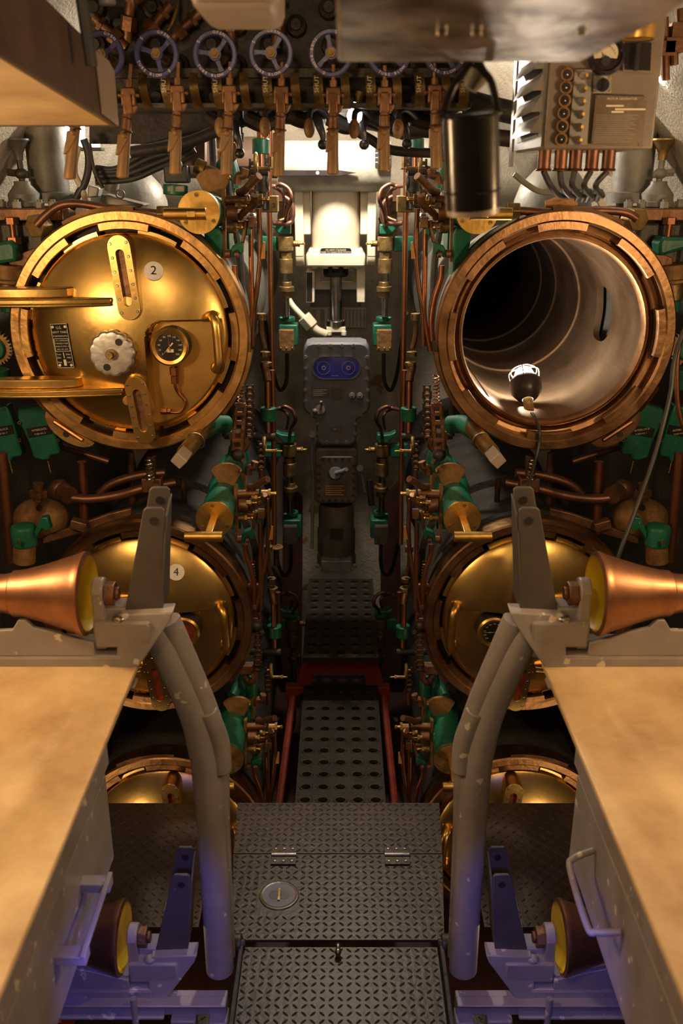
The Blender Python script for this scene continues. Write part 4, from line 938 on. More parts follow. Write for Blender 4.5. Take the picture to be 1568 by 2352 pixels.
# -- light box, duct, upper bunk
t = thing('light_box', 'white plastic light box with rounded corners hanging above the blue wheels', 'light fixture', ((-.13), 1.51, 2.11))
a, b = P(433, 20, 1.42), P(637, 20, 1.42); z = a.z
MB('beige').box(((a.x + b.x) / 2, 1.52, z + .035), (b.x - a.x, .21, .07)).build('housing', t, .018)
MB('white').box(((a.x + b.x) / 2, 1.41, z + .055), (b.x - a.x - .01, .02, .09)).build('lit_front', t, .008)  # one white box: front painted as lit, beige housing as its shaded underside
Yd = 1.30; xa, xb2, zd = P(775, 143, Yd).x, P(1335, 140, Yd).x, P(900, 143, Yd).z
t = thing('sheet_metal_duct', 'large mottled sheet metal duct hanging close overhead at top right', 'duct', ((xa + xb2) / 2, 1.0, zd))
mb = MB('sheet_metal').prism([(xa, Yd, zd), (xb2, Yd, zd), (xb2 + .02, 1.05, zd + .012), (xb2 + .01, .60, zd + .03), (xa - .0, .60, zd + .03)], (0, 0, .16)); mb.build('shell', t, .004)
for x in (xa + .15, xb2 - .05, xb2 - .2): MB('steel').disc((x, 1.1, zd + .008), .006, .004, 14, (0, 0, -1)).build('rivet', t)
t = thing('upper_bunk', 'upper left bunk pan with tan underside and grey side, blurred at top left', 'bunk', (-.75, 1.5, 1.99))
e = [Vector((-.43, 1.90, 1.985)), Vector((-.43, .75, 2.085))]
MB('board').prism([(-.432, 1.89, 1.987), (-.432, .75, 2.087), (-1.1, .75, 2.087), (-1.1, 1.89, 1.987)], (0, 0, .012)).build('underside', t)
MB('rack_brown').prism([(-.43, 1.90, 1.985), (-.43, .75, 2.085), (-.43, .75, 2.225), (-.43, 1.70, 2.115), (-.43, 1.86, 2.095), (-.43, 1.90, 2.080)], (-.012, 0, 0)).build('side_rail', t, .002)
MB('beige').prism([(-.4285, 1.90, 1.986), (-.4285, 1.78, 2.0), (-.4285, 1.76, 2.10), (-.4285, 1.86, 2.094), (-.4285, 1.90, 2.08)], (.002, 0, 0)).build('corner_plate', t)
MB('dark_grey').box((-.77, 1.905, 2.03), (.68, .012, .09)).build('end_rail', t, .002)
MB('black_rubber').tube([(-.40, 1.62, 2.06), (-.405, 1.60, 2.2), (-.41, 1.58, 2.5)], .010, 10, 0).obj('bunk_strap', 'dark hanging strap beside the upper left bunk', 'strap')
MB('gyro_grey').tube([(-.385, 1.70, 2.16), (-.39, 1.70, 2.5)], .014, 14, 0).obj('bunk_chain_post', 'grey hanging post behind the upper left bunk rail', 'post')

# -- switch box at the upper right
Yb = 2.0; zb0 = P(1380, 342, Yb).z; x0, x1 = P(1250, 342, Yb).x, P(1500, 342, Yb).x; zt = 2.30
t = thing('switch_box', 'grey electrical switch box with louvres, six toggles and a round meter', 'switch box', ((x0 + x1) / 2, 2.17, zb0))
MB('panel_grey').box(((x0 + x1) / 2, Yb + .17, (zb0 + zt) / 2), (x1 - x0, .33, zt - zb0)).build('case', t, .004)
MB('panel_light').box((x0 - .003, Yb + .17, (zb0 + zt) / 2), (.004, .31, zt - zb0 - .01)).build('side_panel', t)
MB('panel_light').box((x0 - .004, Yb + .36, (zb0 + zt) / 2), (.006, .03, zt - zb0 + .06)).build('mounting_strip', t)
nl = 7
for i in range(nl):
    z = zb0 + .032 + i * .040
    mb = MB('panel_light').prism([(x0 - .005, Yb + .04, z + .028), (x0 - .022, Yb + .05, z), (x0 - .022, Yb + .27, z - .004), (x0 - .005, Yb + .29, z + .024)], (0, .0, .003)).prism([(x0 - .005, Yb + .04, z + .028), (x0 - .022, Yb + .05, z), (x0 - .005, Yb + .04, z)], (0, .002, 0))
    mb.m('plate_black').prism([(x0 - .0055, Yb + .05, z - .006), (x0 - .0055, Yb + .28, z - .012), (x0 - .0055, Yb + .28, z + .01), (x0 - .0055, Yb + .05, z + .018)], (-.001, 0, 0)); mb.build('louvre', t)
f = lambda x, y, o=0: P(x, y, Yb - o)
for i in range(6):
    y = 171 + i * 29.8; x = 1302 - i * 2.7
    MB('rust').lathe([(.013, 0), (.0125, .003), (.008, .003)], f(x, y), FR, 24).m('black').cyl(f(x, y), f(x, y, .005), .009).m('steel').sph(f(x, y, .006), .0025, n=8).build('lamp_socket', t)
    x2 = 1340 - i * 2.7
    MB('steel').cyl(f(x2, y + 3), f(x2, y + 3, .003), .009, n=6).cyl(f(x2, y + 3), f(x2, y + 3, .007), .006).m('brass').tube([f(x2, y + 3, .006), f(x2 + 4, y + 2, .014), f(x2 + 8, y + 1, .02)], [.002, .0035], 8).build('toggle_switch', t)
MB('panel_light').pplate([(1320, 160), (1360, 160), (1348, 332), (1305, 332)], Yb - .001, .002).build('toggle_plate', t)
c = f(1391, 128); mb = MB('gloss_black').lathe([(.036, 0), (.0355, .012), (.029, .016), (.027, .012), (.001, .012)], c, FR, 44).build('meter', t)
mb = MB('paper').add([f(1391, 125, .0125) + Vector((.024 * math.cos(a) , 0, .022 * math.sin(a) + .002)) for a in [math.radians(-25 + 230 * k / 20) for k in range(21)]] + [f(1391, 125, .0125) + Vector((-.008, 0, -.006)), f(1391, 125, .0125) + Vector((0, 0, -.0015)), f(1391, 125, .0125) + Vector((.008, 0, -.006))], [tuple(range(24))])
mb.m('plate_black').tube([f(1389, 135, .014), f(1382, 120, .014)], .0006, 4, 0); mb.m('black').cyl(f(1391, 140, .012), f(1391, 140, .016), .009)
for k in range(9): a = math.radians(20 + 17 * k); mb.box(f(1391, 128, .014) + Vector((.019 * math.cos(a), 0, .019 * math.sin(a) - .002)), (.001, .0005, .003))
mb.build('meter_dial', t)
mb = MB('panel_light').pplate([(1363, 174), (1404, 174), (1404, 214), (1363, 214)], Yb - .003, .003); mb.m('black').cyl(f(1384, 195, .003), f(1384, 195, .02), .0125).m('gloss_black').box(f(1384, 195, .022), (.004, .004, .022)); mb.m('brass')
for x, y in ((1367, 178), (1400, 178), (1367, 210), (1400, 210)): mb.disc(f(x, y, .003), .0022, .0015, 10)
mb.build('rotary_switch', t)
mb = MB('panel_grey').pplate([(1430, 95), (1500, 95), (1497, 168), (1430, 165)], Yb - .003, .003); mb.m('gloss_black').pplate([(1436, 98), (1496, 98), (1493, 162), (1436, 160)], Yb - .006, .004); mb.m('black').box(f(1463, 130, .012), (.008, .01, .05)); mb.build('window', t)
mb = MB('name_brown').pplate([(1368, 218), (1486, 222), (1474, 338), (1357, 332)], Yb - .002, .002); mb.m('steel')
for x, y in ((1373, 223), (1480, 228), (1363, 328), (1469, 332)): mb.disc(f(x, y, .002), .003, .001, 12)
mb.m('letter'); k = 1 / S(1420, 270, Yb)
mb.text('MOTOR GENERATOR', f(1428, 227, .0025), 7 * k)
for x0_, x1_, y in ((1392, 1432, 243), (1412, 1482, 251), (1404, 1432, 257)): mb.pplate([(x0_, y - 2), (x1_, y - 2), (x1_, y + 2), (x0_, y + 2)], Yb - .0025, .0004)
mb.m('panel_light')
for i in range(15):
    y = 264 + i * 4.4; a = 1366 - i * .6; mb.pplate([(a + 4, y), (a + 100 - (i * 37 % 23), y), (a + 100 - (i * 37 % 23), y + 1.1), (a + 4, y + 1.1)], Yb - .0024, .0003)
mb.build('name_plate', t)
for i, (x, h) in enumerate(((1250, 0), (1288, 0), (1322, 0), (1360, 2), (1398, 2))):
    a = P(x, 358, Yb + .10); MB('dark_copper').cyl(a + UP * .012, a - UP * .028, .014).torus(a - UP * .028, UP, .014, .003, 20, 6).build('cable_gland', t)
    b = a - UP * .03; e2 = P(1330 + 12 * i, 440, 2.25)
    MB('black_rubber').tube([b, b - UP * .03 + Vector((.01 * (2 - i), .01, 0)), (b + e2) / 2 - UP * .03, e2, e2 + Vector((.02, .1, -.02))], .0065, 10).obj('box_cable', 'black cable curling down from the %s gland under the switch box' % ('leftmost', 'second', 'middle', 'fourth', 'rightmost')[i], 'cable', 'cables under the switch box')
c = P(1466, 92, 1.85); t = thing('brass_lamp_cup', 'brass cylindrical cup with a white top hanging over the switch box', 'lamp cup', c)
MB('brass').lathe([(.026, 0), (.029, .002), (.028, .045), (.026, .06), (.001, .062)], c, UP, 36).build('cup', t); MB('white').cyl(c + UP * .062, c + UP * .11, .011).build('stem', t); MB('rust').disc(c + UP * .004, .024, .003, 28, (0, 0, -1)).build('lens', t)
for i, (x, y0, y1) in enumerate(((1525, 40, 185), (1545, 60, 150), (1560, 20, 120))):
    MB('bronze').tube([P(x, y0, 2.3), P(x + 3, y1, 2.3)], .010, 10, 0).box(P(x, (y0 + y1) / 2, 2.3), (.04, .03, .03)).obj('hanging_rod', 'rusty rod fitting hanging at the top right edge, ' + ('nearest the switch box', 'middle one', 'outermost')[i], 'rod')

# ================================================================== things on top of and outboard of the tubes
for MX in (1, -1):
    w = side('left', 'right'); PXO = 0 if MX > 0 else 4; near = side('above the closed tube marked 2', 'above the open tube')
    # delivery pipe over the ring
    t = thing('delivery_pipe', 'curved brown pipe with two hexagonal unions arching ' + near, 'pipe', P(230, 480, 2.72))
    if MX > 0: pts = [(84, 517), (108, 492), (140, 471), (185, 468), (260, 480), (362, 491)]
    else: pts = [(102, 502), (125, 489), (165, 484), (230, 484), (290, 488), (372, 484)]
    MB('dark_copper').tube([P(x, y, 2.72) for x, y in pts], .0115, 16).build('pipe', t)
    a = P(*pts[0], 2.74); MB('dull_brass').hexn(a + Vector((.012, .03, .0)), a + Vector((-.004, -.012, -.004)), .034).build('end_union', t, .003)
    a = P(*pts[-1], 2.72); MB('dull_brass').hexn(a, a + RT * .036, .024).build('inner_union', t, .002)
    # flanged chest with bell housing
    t = thing('flanged_chest', 'brown flanged valve chest with pale bell housing ' + near, 'valve chest', P(40, 500, 2.9))
    a, b = P(-25, 478, 2.85), P(145, 478, 2.85)
    MB('bronze').box(((a.x + b.x) / 2, 2.98, a.z - .018), (b.x - a.x, .3, .036)).build('flange', t, .004)
    MB('iron').box(((a.x + b.x) / 2 - .03, 2.98, a.z - .12), ((b.x - a.x) * .7, .22, .18)).build('body', t, .02)
    c = P(58, 474, 2.93); MB(side('dark_bell', 'bell_grey')).lathe([(.052, 0), (.052, .012), (.047, .016), (.047, .035), (.026, .062), (.025, .072), (.001, .073)], c, UP, 36).build('bell_housing', t)
    MB(side('dark_bell', 'bell_grey')).lathe([(.075, 0), (.075, .03), (.06, .034), (.06, .3)], P(118, 466, 3.02), UP, 36).build('riser_pipe', t)
    for x, y in ((5, 2.9), (38, 2.86), (92, 2.86), (122, 2.88), (30, 3.05), (140, 3.0)): q = P(x, 474, y); MB('bell_grey').hexn((q.x, y, a.z), (q.x, y, a.z + .018), .014).cyl((q.x, y, a.z + .018), (q.x, y, a.z + .024), .008).build('bolt', t)
    a = P(26, 500, 2.82); MB('copper').cyl(a, a - UP * .09, .009).hexn(a - UP * .0, a - UP * .018, .02).hexn(a - UP * .055, a - UP * .075, .022).build('union_stem', t)
    t = thing('funnel_cup', side('dark', 'brass') + ' funnel cup on a knotted stem ' + near, 'funnel', P(48, 420, 2.93))
    c = P(44, 368, 2.93); MB('dark_grey' if MX > 0 else 'dull_brass').lathe([(.012, 0), (.014, .02), (.030, .05), (.036, .055), (.036, .060), (.030, .056)], c, UP, 30).build('cup', t)
    b = P(52, 424, 2.93); MB('iron' if MX > 0 else 'bell_grey').cyl(b, c, .009).sph(b.lerp(c, .45), .02, 1, 1, .8).hexn(b + RT * -.04 + UP * .035, b + RT * .02 + UP * .028, .012).build('stem', t)
    # outboard fittings level with the door
    t = thing('outboard_bracket', 'green casting with a flat bronze arm, ' + near.replace('above', 'beside'), 'casting', P(18, 600, 2.8))
    if MX > 0: o = [(-40, 560), (0, 556), (22, 552), (35, 562), (38, 600), (0, 606), (-40, 606)]
    else: o = [(-40, 545), (20, 545), (32, 545), (40, 540), (52, 560), (50, 590), (0, 575), (-40, 575)]
    MB('green').pplate(o, 2.78, .08).build('casting', t, .01)
    MB('rust').cyl(P(18, 606, 2.83), P(18, 640, 2.83), .05).cyl(P(18, 640, 2.83), P(18, 648, 2.83), .058).build('spindle', t, .003)
    MB('dull_brass').cyl(P(18, 650, 2.83), P(20, 690, 2.83), .028).m('green').cyl(P(20, 690, 2.83), P(22, 716, 2.83), .025).build('lower_stem', t, .003)
    MB('bronze').prism([P(20, 592, 2.83), P(105, 560, 2.83), P(122, 575, 2.83), P(60, 612, 2.83), P(20, 618, 2.83)], (0, .015, 0)).build('arm', t, .002)
    t = thing('interlock_gear', 'brass toothed gear on a green boss, ' + near.replace('above', 'beside'), 'gear', P(0, 800, 2.8))
    c = P(-12, 800, 2.8); n = 28; rg = [[c + Vector(((.045 + (.008 if k % 4 < 2 else 0)) * math.cos(2 * PI * k / 112), o2, (.045 + (.008 if k % 4 < 2 else 0)) * math.sin(2 * PI * k / 112))) for k in range(112)] for o2 in (0, .015)]
    MB('dull_brass').rings(rg).build('teeth', t); MB('green').cyl(c, c + FR * .02, .034).cyl(P(-10, 870, 2.8) + UP * .03, P(-10, 870, 2.8) - UP * .03, .045).build('boss', t, .004)
    # green boxes under the tube
    for i, dx in enumerate((0, -88) if MX > 0 else (0, -88)):
        t = thing('interlock_box', 'tilted green interlock box with black name plate, %s one %s' % (('inner', 'outer')[i], near.replace('above', 'below')), 'box', P(90 + dx, 1055, 2.85))
        m = 'green'; o = [(40, 940), (104, 925), (116, 960), (137, 1034), (136, 1044), (115, 1046), (112, 1056), (98, 1058), (76, 1052), (66, 1018), (58, 1000), (40, 962)]
        MB(m).pplate([(x + dx, y + (5 if i else 0)) for x, y in o], 2.84, .05).build('cover', t, .006)
        mb = MB('plate_black').pplate([(x + dx, y) for x, y in ((60, 985), (115, 976), (120, 996), (66, 1006))], 2.836, .004); mb.m('letter'); u = (P(115, 976, 2.83) - P(60, 985, 2.83)).normalized()
        mb.text('INTERLOCK', P(90 + dx, 987, 2.834), .009, rot=math.atan2(u.z, u.x) * 1); mb.text('TUBE NO. %d' % (2 if MX > 0 else 1), P(92 + dx, 996, 2.834), .007, rot=math.atan2(u.z, u.x)); mb.build('name_plate', t)
        for x, y in ((46, 970), (134, 1010)): MB('steel').lathe([(.005, 0), (.006, .008), (.003, .008)], P(x + dx, y, 2.84), FR, 14).build('screw', t)
        mb = MB('brass'); 
        for k in range(9): mb.sph(P(110 + dx + k * .8, 1060 + k * 3.2, 2.83), .0024, n=8)
        mb.build('bead_chain', t, kind='stuff')
    # dark clutter between upper and lower tubes
    t = thing('drain_pipe', 'curved dark copper drain pipe with a cast elbow between tubes, ' + w + ' side', 'pipe', P(200, 1150, 2.9))
    MB('dark_copper').tube([P(150, 1130, 2.9), P(165, 1143, 2.9), P(210, 1146, 2.9), P(270, 1138, 2.9), P(330, 1122, 2.9), P(400, 1108, 2.95)], .016, 16).build('pipe', t)
    MB('dark_copper').tube([P(228, 1135, 3.0), P(260, 1110, 3.0), P(320, 1092, 3.0), P(380, 1086, 3.0)], .016, 14).build('branch', t)
    MB('bronze').sph(P(138, 1124, 2.92), .04, 1, .8, .9).cyl(P(140, 1124, 2.92), P(160, 1138, 2.88), .03).build('elbow', t)
    t = thing('relief_valve', 'dark rounded relief valve body in shadow between tubes, ' + w + ' side', 'valve', P(100, 1230, 3.0))
    MB('rust').sph(P(95, 1190, 3.0), .09, 1.1, .8, .8, 20).cyl(P(88, 1150, 2.95), P(88, 1110, 2.95), .018).hexn(P(88, 1140, 2.95), P(88, 1128, 2.95), .03).build('body', t)
    MB('dark_iron').disc(P(90, 1166, 2.92), .01, .006).build('port', t)
    for i, (xa_, ya, xb_, yb_, r, yy) in enumerate(((188, 1060, 196, 1225, .016, 2.95), (4, 1040, 26, 1290, .016, 2.7), (300, 1040, 305, 1200, .012, 3.1), (420, 1100, 428, 1220, .010, 3.1), (60, 1000, 250, 1060, .012, 3.05))):
        MB('copper' if i < 2 else 'dark_copper').tube([P(xa_, ya, yy), P(xb_, yb_, yy)], r, 14, 0).obj('copper_pipe', 'straight copper pipe in the gap between tubes, %s, %s side' % (('upright behind the drain pipe', 'upright at the outer edge', 'upright behind the ring', 'thin upright nearest the aisle', 'slanting below the green boxes')[i], w), 'pipe')
    t = thing('spring_plunger', 'bright coil spring plunger under the upper tube ring, ' + w + ' side', 'spring', P(346, 1130, 2.8))
    MB('bronze').box(P(350, 1112, 2.86), (.065, .04, .05)).cyl(P(347, 1095, 2.85), P(347, 1045, 2.85), .016).build('body', t, .004)
    MB('steel').tube([P(345, 1105, 2.8) + Vector((.012 * math.cos(k * .8), .012 * math.sin(k * .8), .0016 * k)) for k in range(44)], .0028, 6, 3).build('coil', t)
    # hinge arm bar and green lug of the lower tube
    t = thing('ring_operating_bar', 'flat brown operating bar with a green end fitting above the lower tube, ' + w + ' side', 'bar', P(150, 1240, 2.66))
    MB('bronze').prism([P(96, 1236, 2.68), P(172, 1208, 2.68), P(250, 1180, 2.68), P(300, 1168, 2.68), P(302, 1184, 2.68), P(250, 1200, 2.68), P(176, 1228, 2.68), P(98, 1250, 2.68)], (0, .02, 0)).box(P(182, 1205, 2.67), (.05, .035, .03), Matrix.Rotation(.3, 3, 'Y')).build('bar', t, .003)
    MB('green').lathe([(.001, .07), (.036, .066), (.040, .055), (.038, 0), (.001, 0)], P(58, 1252, 2.66), UP, 24).prism([P(78, 1222, 2.64), P(92, 1190, 2.64), P(108, 1188, 2.64), P(116, 1216, 2.64), P(106, 1222, 2.64), P(96, 1215, 2.64), P(80, 1240, 2.64)], (0, .03, 0)).build('end_fitting', t, .004)
    MB('rust').cyl(P(56, 1250, 2.66), P(56, 1290, 2.66), .034).build('spindle', t); MB('brass').cyl(P(41, 1250, 2.6), P(44, 1240, 2.6), .005).build('nipple', t)
    # grey dome behind, aisle-side hardware at the top
    MB('bell_grey').lathe([(.13, 0), (.13, .05), (.115, .10), (.075, .15), (.03, .17), (.001, .175)], P(300, 500, 3.3), (0, -.25, 1), 40).obj('grey_dome', side('grey domed housing behind the curved delivery pipe at left', 'pale domed housing below the switch box cables at right'), 'dome')
    PXO = 18 if MX < 0 else 0
    t = thing('indicator_box', side('square brass indicator box with a glass slot and the number 2', 'square brass indicator box with a glass slot beside the hanging canister'), 'indicator box', P(610, 488, 3.3))
    MB('dull_brass').pplate([(586, 450), (637, 450), (637, 488), (586, 488)], 3.3, .08).build('case', t, .003); MB('gloss_black').pplate([(604, 455), (618, 455), (618, 483), (604, 483)], 3.297, .004).build('glass', t)
    mb = MB('bell_grey'); mb.pplate([(606, 458), (611, 458), (611, 480), (606, 480)], 3.295, .002); mb.build('slider', t)
    if MX > 0: MB('iron').text('2', P(629, 472, 3.297), .022).build('number', t)
    MB('copper').tube([P(620, 300, 3.32), P(618, 400, 3.32), P(620, 600, 3.3), P(624, 800, 3.3), P(628, 1000, 3.3), P(630, 1250, 3.3)], .0095, 14, 4).obj('long_rod', side('tall orange copper rod left of the aisle, running floor to ceiling', 'tall orange copper rod right of the aisle, running floor to ceiling'), 'rod')
    t = thing('elbow_riser', side('dark riser pipe with valve and elbow entering the brass box marked 2', 'dark riser pipe with an orange ringed cap left of the canister'), 'pipe', P(600, 470, 3.25))
    MB('iron').tube([P(608, 292, 3.25), P(604, 320, 3.25), P(602, 370, 3.25), P(602, 440, 3.25), P(600, 462, 3.25), P(586, 470, 3.25), P(540, 468, 3.25)], .0135, 14).build('pipe', t)
    MB('iron').hexn(P(602, 395, 3.25), P(602, 378, 3.25), .026).hexn(P(602, 375, 3.25), P(602, 362, 3.25), .022).cyl(P(602, 440, 3.25), P(602, 402, 3.25), .022).torus(P(614, 418, 3.26), RT, .026, .006, 24, 8).cyl(P(585, 470, 3.25), P(592, 470, 3.25), .022).build('fittings', t)
    MB('dull_brass').tube([P(623, 385, 3.26), P(623, 360, 3.26)], .007, 8, 0).build('gland', t)
    if MX < 0: MB('red_bright').torus(P(620, 352, 3.3), UP, .018, .006, 20, 8).build('orange_ring', t)
    # studded plate and looping pipe
    t = thing('studded_plate', side('rusty studded plate left of the cream ram', 'rusty studded plate right of the cream ram'), 'plate', P(655, 560, 4.25))
    MB('rust').pplate([(637, 440), (676, 440), (682, 560), (640, 580)], 4.25, .02).box(P(658, 500, 4.51), (.05, .54, .05)).build('plate', t)
    for i in range(7):
        for j in range(3): MB('iron').hexn(P(646 + 13 * j + 5 * (i % 2), 458 + 15 * i, 4.25), P(646 + 13 * j + 5 * (i % 2), 458 + 15 * i, 4.22), .009).build('stud', t)
    MB('dark_copper').tube([P(615, 458, 3.85), P(636, 455, 3.9), P(650, 452, 3.9), P(668, 465, 3.9), P(673, 490, 3.9), P(668, 510, 3.9), P(650, 514, 3.88), P(625, 512, 3.85)], .0095, 14).tube([P(636, 462, 3.92), P(652, 462, 3.92), P(663, 478, 3.92), P(660, 498, 3.92), P(640, 508, 3.9)], .007, 12).box(P(640, 447, 3.9), (.03, .03, .05)).obj('loop_pipe', side('looped copper pipe in front of the left studded plate', 'looped copper pipe in front of the right studded plate'), 'pipe')
    # slanting grey handle and black actuator behind the lock valve
    MB('steel').tube([P(558, 532, 2.95), P(578, 503, 2.9)], .016, 14, 0).sph(P(579, 501, 2.9), .016).obj('slanting_handle', 'short slanting steel handle at the inner top of the ring, ' + w + ' side', 'handle')
    t = thing('black_actuator', 'black and grey actuator body behind the upper T handle, ' + w + ' side', 'actuator', P(510, 480, 2.85))
    MB('black_rubber').box(P(517, 462, 2.93), (.05, .10, .12)).build('body', t, .006); MB('bell_grey').tube([P(520, 480, 2.9), P(535, 492, 2.9), P(548, 510, 2.9)], .022, 14).box(P(531, 478, 2.95), (.02, .1, .06)).build('duct', t, .004)
    MB('green').box(P(524, 505, 2.85), (.05, .03, .04)).m('dull_brass').hexn(P(522, 526, 2.83), P(540, 526, 2.83), .014).build('foot', t, .003)
    MB('green').prism([P(500, 520, 2.72), P(508, 540, 2.72), P(512, 700, 2.78), P(500, 690, 2.78), P(470, 560, 2.75), P(468, 530, 2.75)], (0, .12, 0)).obj('valve_pedestal', 'dark green pedestal casting carrying the upper T handle valve, ' + w + ' side', 'casting', bev=.006)
    MB('barrel').tube([P(540, 520, 3.05), P(552, 600, 3.05), P(556, 700, 3.05)], .012, 8).obj('grey_edge_strip', 'pale grey curved strip between ring and copper pipes, ' + w + ' side', 'strip')
MX = 1; PXO = 0
# left-only fittings
t = thing('junction_box', 'tan tilted junction box with a grey post above the left ring', 'box', P(262, 470, 3.0))
MB('panel_grey').prism([P(232, 445, 2.95), P(330, 470, 2.95), P(322, 478, 2.95), P(226, 470, 2.95)], (0, .1, 0)).build('box', t, .004)
MB('bell_grey').tube([P(255, 440, 2.98), P(259, 408, 2.98)], .022, 20, 0).torus(P(276, 446, 2.94), (0, 1, 0), .012, .003).build('post', t)
MB('panel_light').pplate([(202, 424), (228, 432), (224, 452), (200, 455)], 3.0, .05).build('bracket', t, .004)
for i, (pts, r, m_, l) in enumerate((([(180, 335), (172, 370), (172, 400), (186, 430), (200, 470), (208, 500), (212, 520)], .0095, 'paper', 'cloth wrapped grey cable hanging between the lamp and the left ring'),
                              ([(192, 320), (202, 350), (203, 385), (195, 420), (180, 445), (165, 480)], .011, 'black_rubber', 'black hose hanging under the strip lamp'), ([(205, 330), (212, 375), (220, 400), (236, 432)], .006, 'iron', 'thin dark wire beside the black hose'))):
    MB(m_).tube([P(x, y, 2.85) for x, y in pts], r, 12).obj('hanging_cable', l, 'cable')
for i, pts in enumerate(([(220, 385), (262, 388), (310, 365), (355, 338), (392, 334)], [(215, 395), (280, 392), (340, 365), (400, 345), (440, 322)], [(218, 405), (290, 400), (350, 378), (405, 355), (445, 332)], [(220, 418), (300, 412), (360, 388), (410, 366), (448, 344)])):
    MB('black_rubber').tube([P(x, y, 2.9) for x, y in pts], .0085, 12).obj('bundled_cable', 'thick dark cable sweeping up right behind the levers, %s of four' % ('topmost', 'second', 'third', 'lowest')[i], 'cable', 'bundled cables behind the levers')
t = thing('cable_entry_box', 'black cable entry box above the left T handle valve', 'box', P(405, 415, 2.85)); MB('black_rubber').box(P(407, 400, 2.85), (.07, .06, .05)).build('box', t, .006); MB('black_rubber').tube([P(402, 395, 2.82), P(410, 382, 2.82), P(402, 365, 2.82), P(392, 350, 2.84)], .012, 12).build('cable', t)
t = thing('tan_valve', 'small tan slanting valve fitting against the cream web plate', 'valve', P(490, 420, 2.9)); MB('dull_brass').tube([P(448, 380, 2.9), P(470, 390, 2.9)], .024, 18, 0).tube([P(470, 390, 2.9), P(498, 400, 2.9)], .017, 16, 0).cyl(P(493, 420, 2.9), P(493, 404, 2.9), .012).build('body', t, .002)
MB('green').cyl(P(403, 448, 2.82), P(403, 424, 2.82), .036).m('bell_grey').box(P(404, 434, 2.79), (.05, .01, .018)).obj('green_cap', 'small grey green cylindrical cap left of the upper T handle', 'cap', bev=.003)
t = thing('small_hand_wheel', 'small rusty red hand wheel on a stem low beside the tube marked 4', 'hand wheel', P(634, 1290, 3.5))
c = P(634, 1257, 3.5); mb = MB('rust').torus(c, UP, .024, .005, 24, 8)
for k in range(4): a = PI * k / 4; d = Vector((math.cos(a), math.sin(a), 0)); mb.tube([c - d * .024, c + d * .024], .003, 6, 0)
mb.build('wheel', t); MB('dark_copper').cyl(c, c - UP * .08, .012).build('stem', t)
t = thing('orange_label', 'orange tan label plate hanging below the switch box cables', 'label', P(1285, 465, 2.75)); MB('orange_tag').pplate([(1252, 462), (1320, 438), (1328, 475), (1252, 482)], 2.75, .006).build('plate', t)
mb = MB('rust'); u = (P(1320, 438, 2.75) - P(1252, 462, 2.75)).normalized(); mb.text('STARTING', P(1290, 460, 2.748), .011, rot=.25); mb.text('VALVE', P(1291, 468, 2.748), .009, rot=.25); mb.build('lettering', t)
MB('bell_grey').tube([P(1180, 400, 2.7), P(1212, 425, 2.7), P(1240, 440, 2.7), P(1275, 442, 2.7), P(1300, 430, 2.7)], .008, 10).obj('grey_conduit', 'grey flexible conduit looping below the switch box', 'conduit')
MB('panel_light').prism([P(1355, 432, 2.72), P(1366, 428, 2.72), P(1398, 478, 2.72), P(1384, 484, 2.72)], (0, .02, 0)).obj('steel_strap', 'pale slanting metal strap right of the orange label', 'strap')
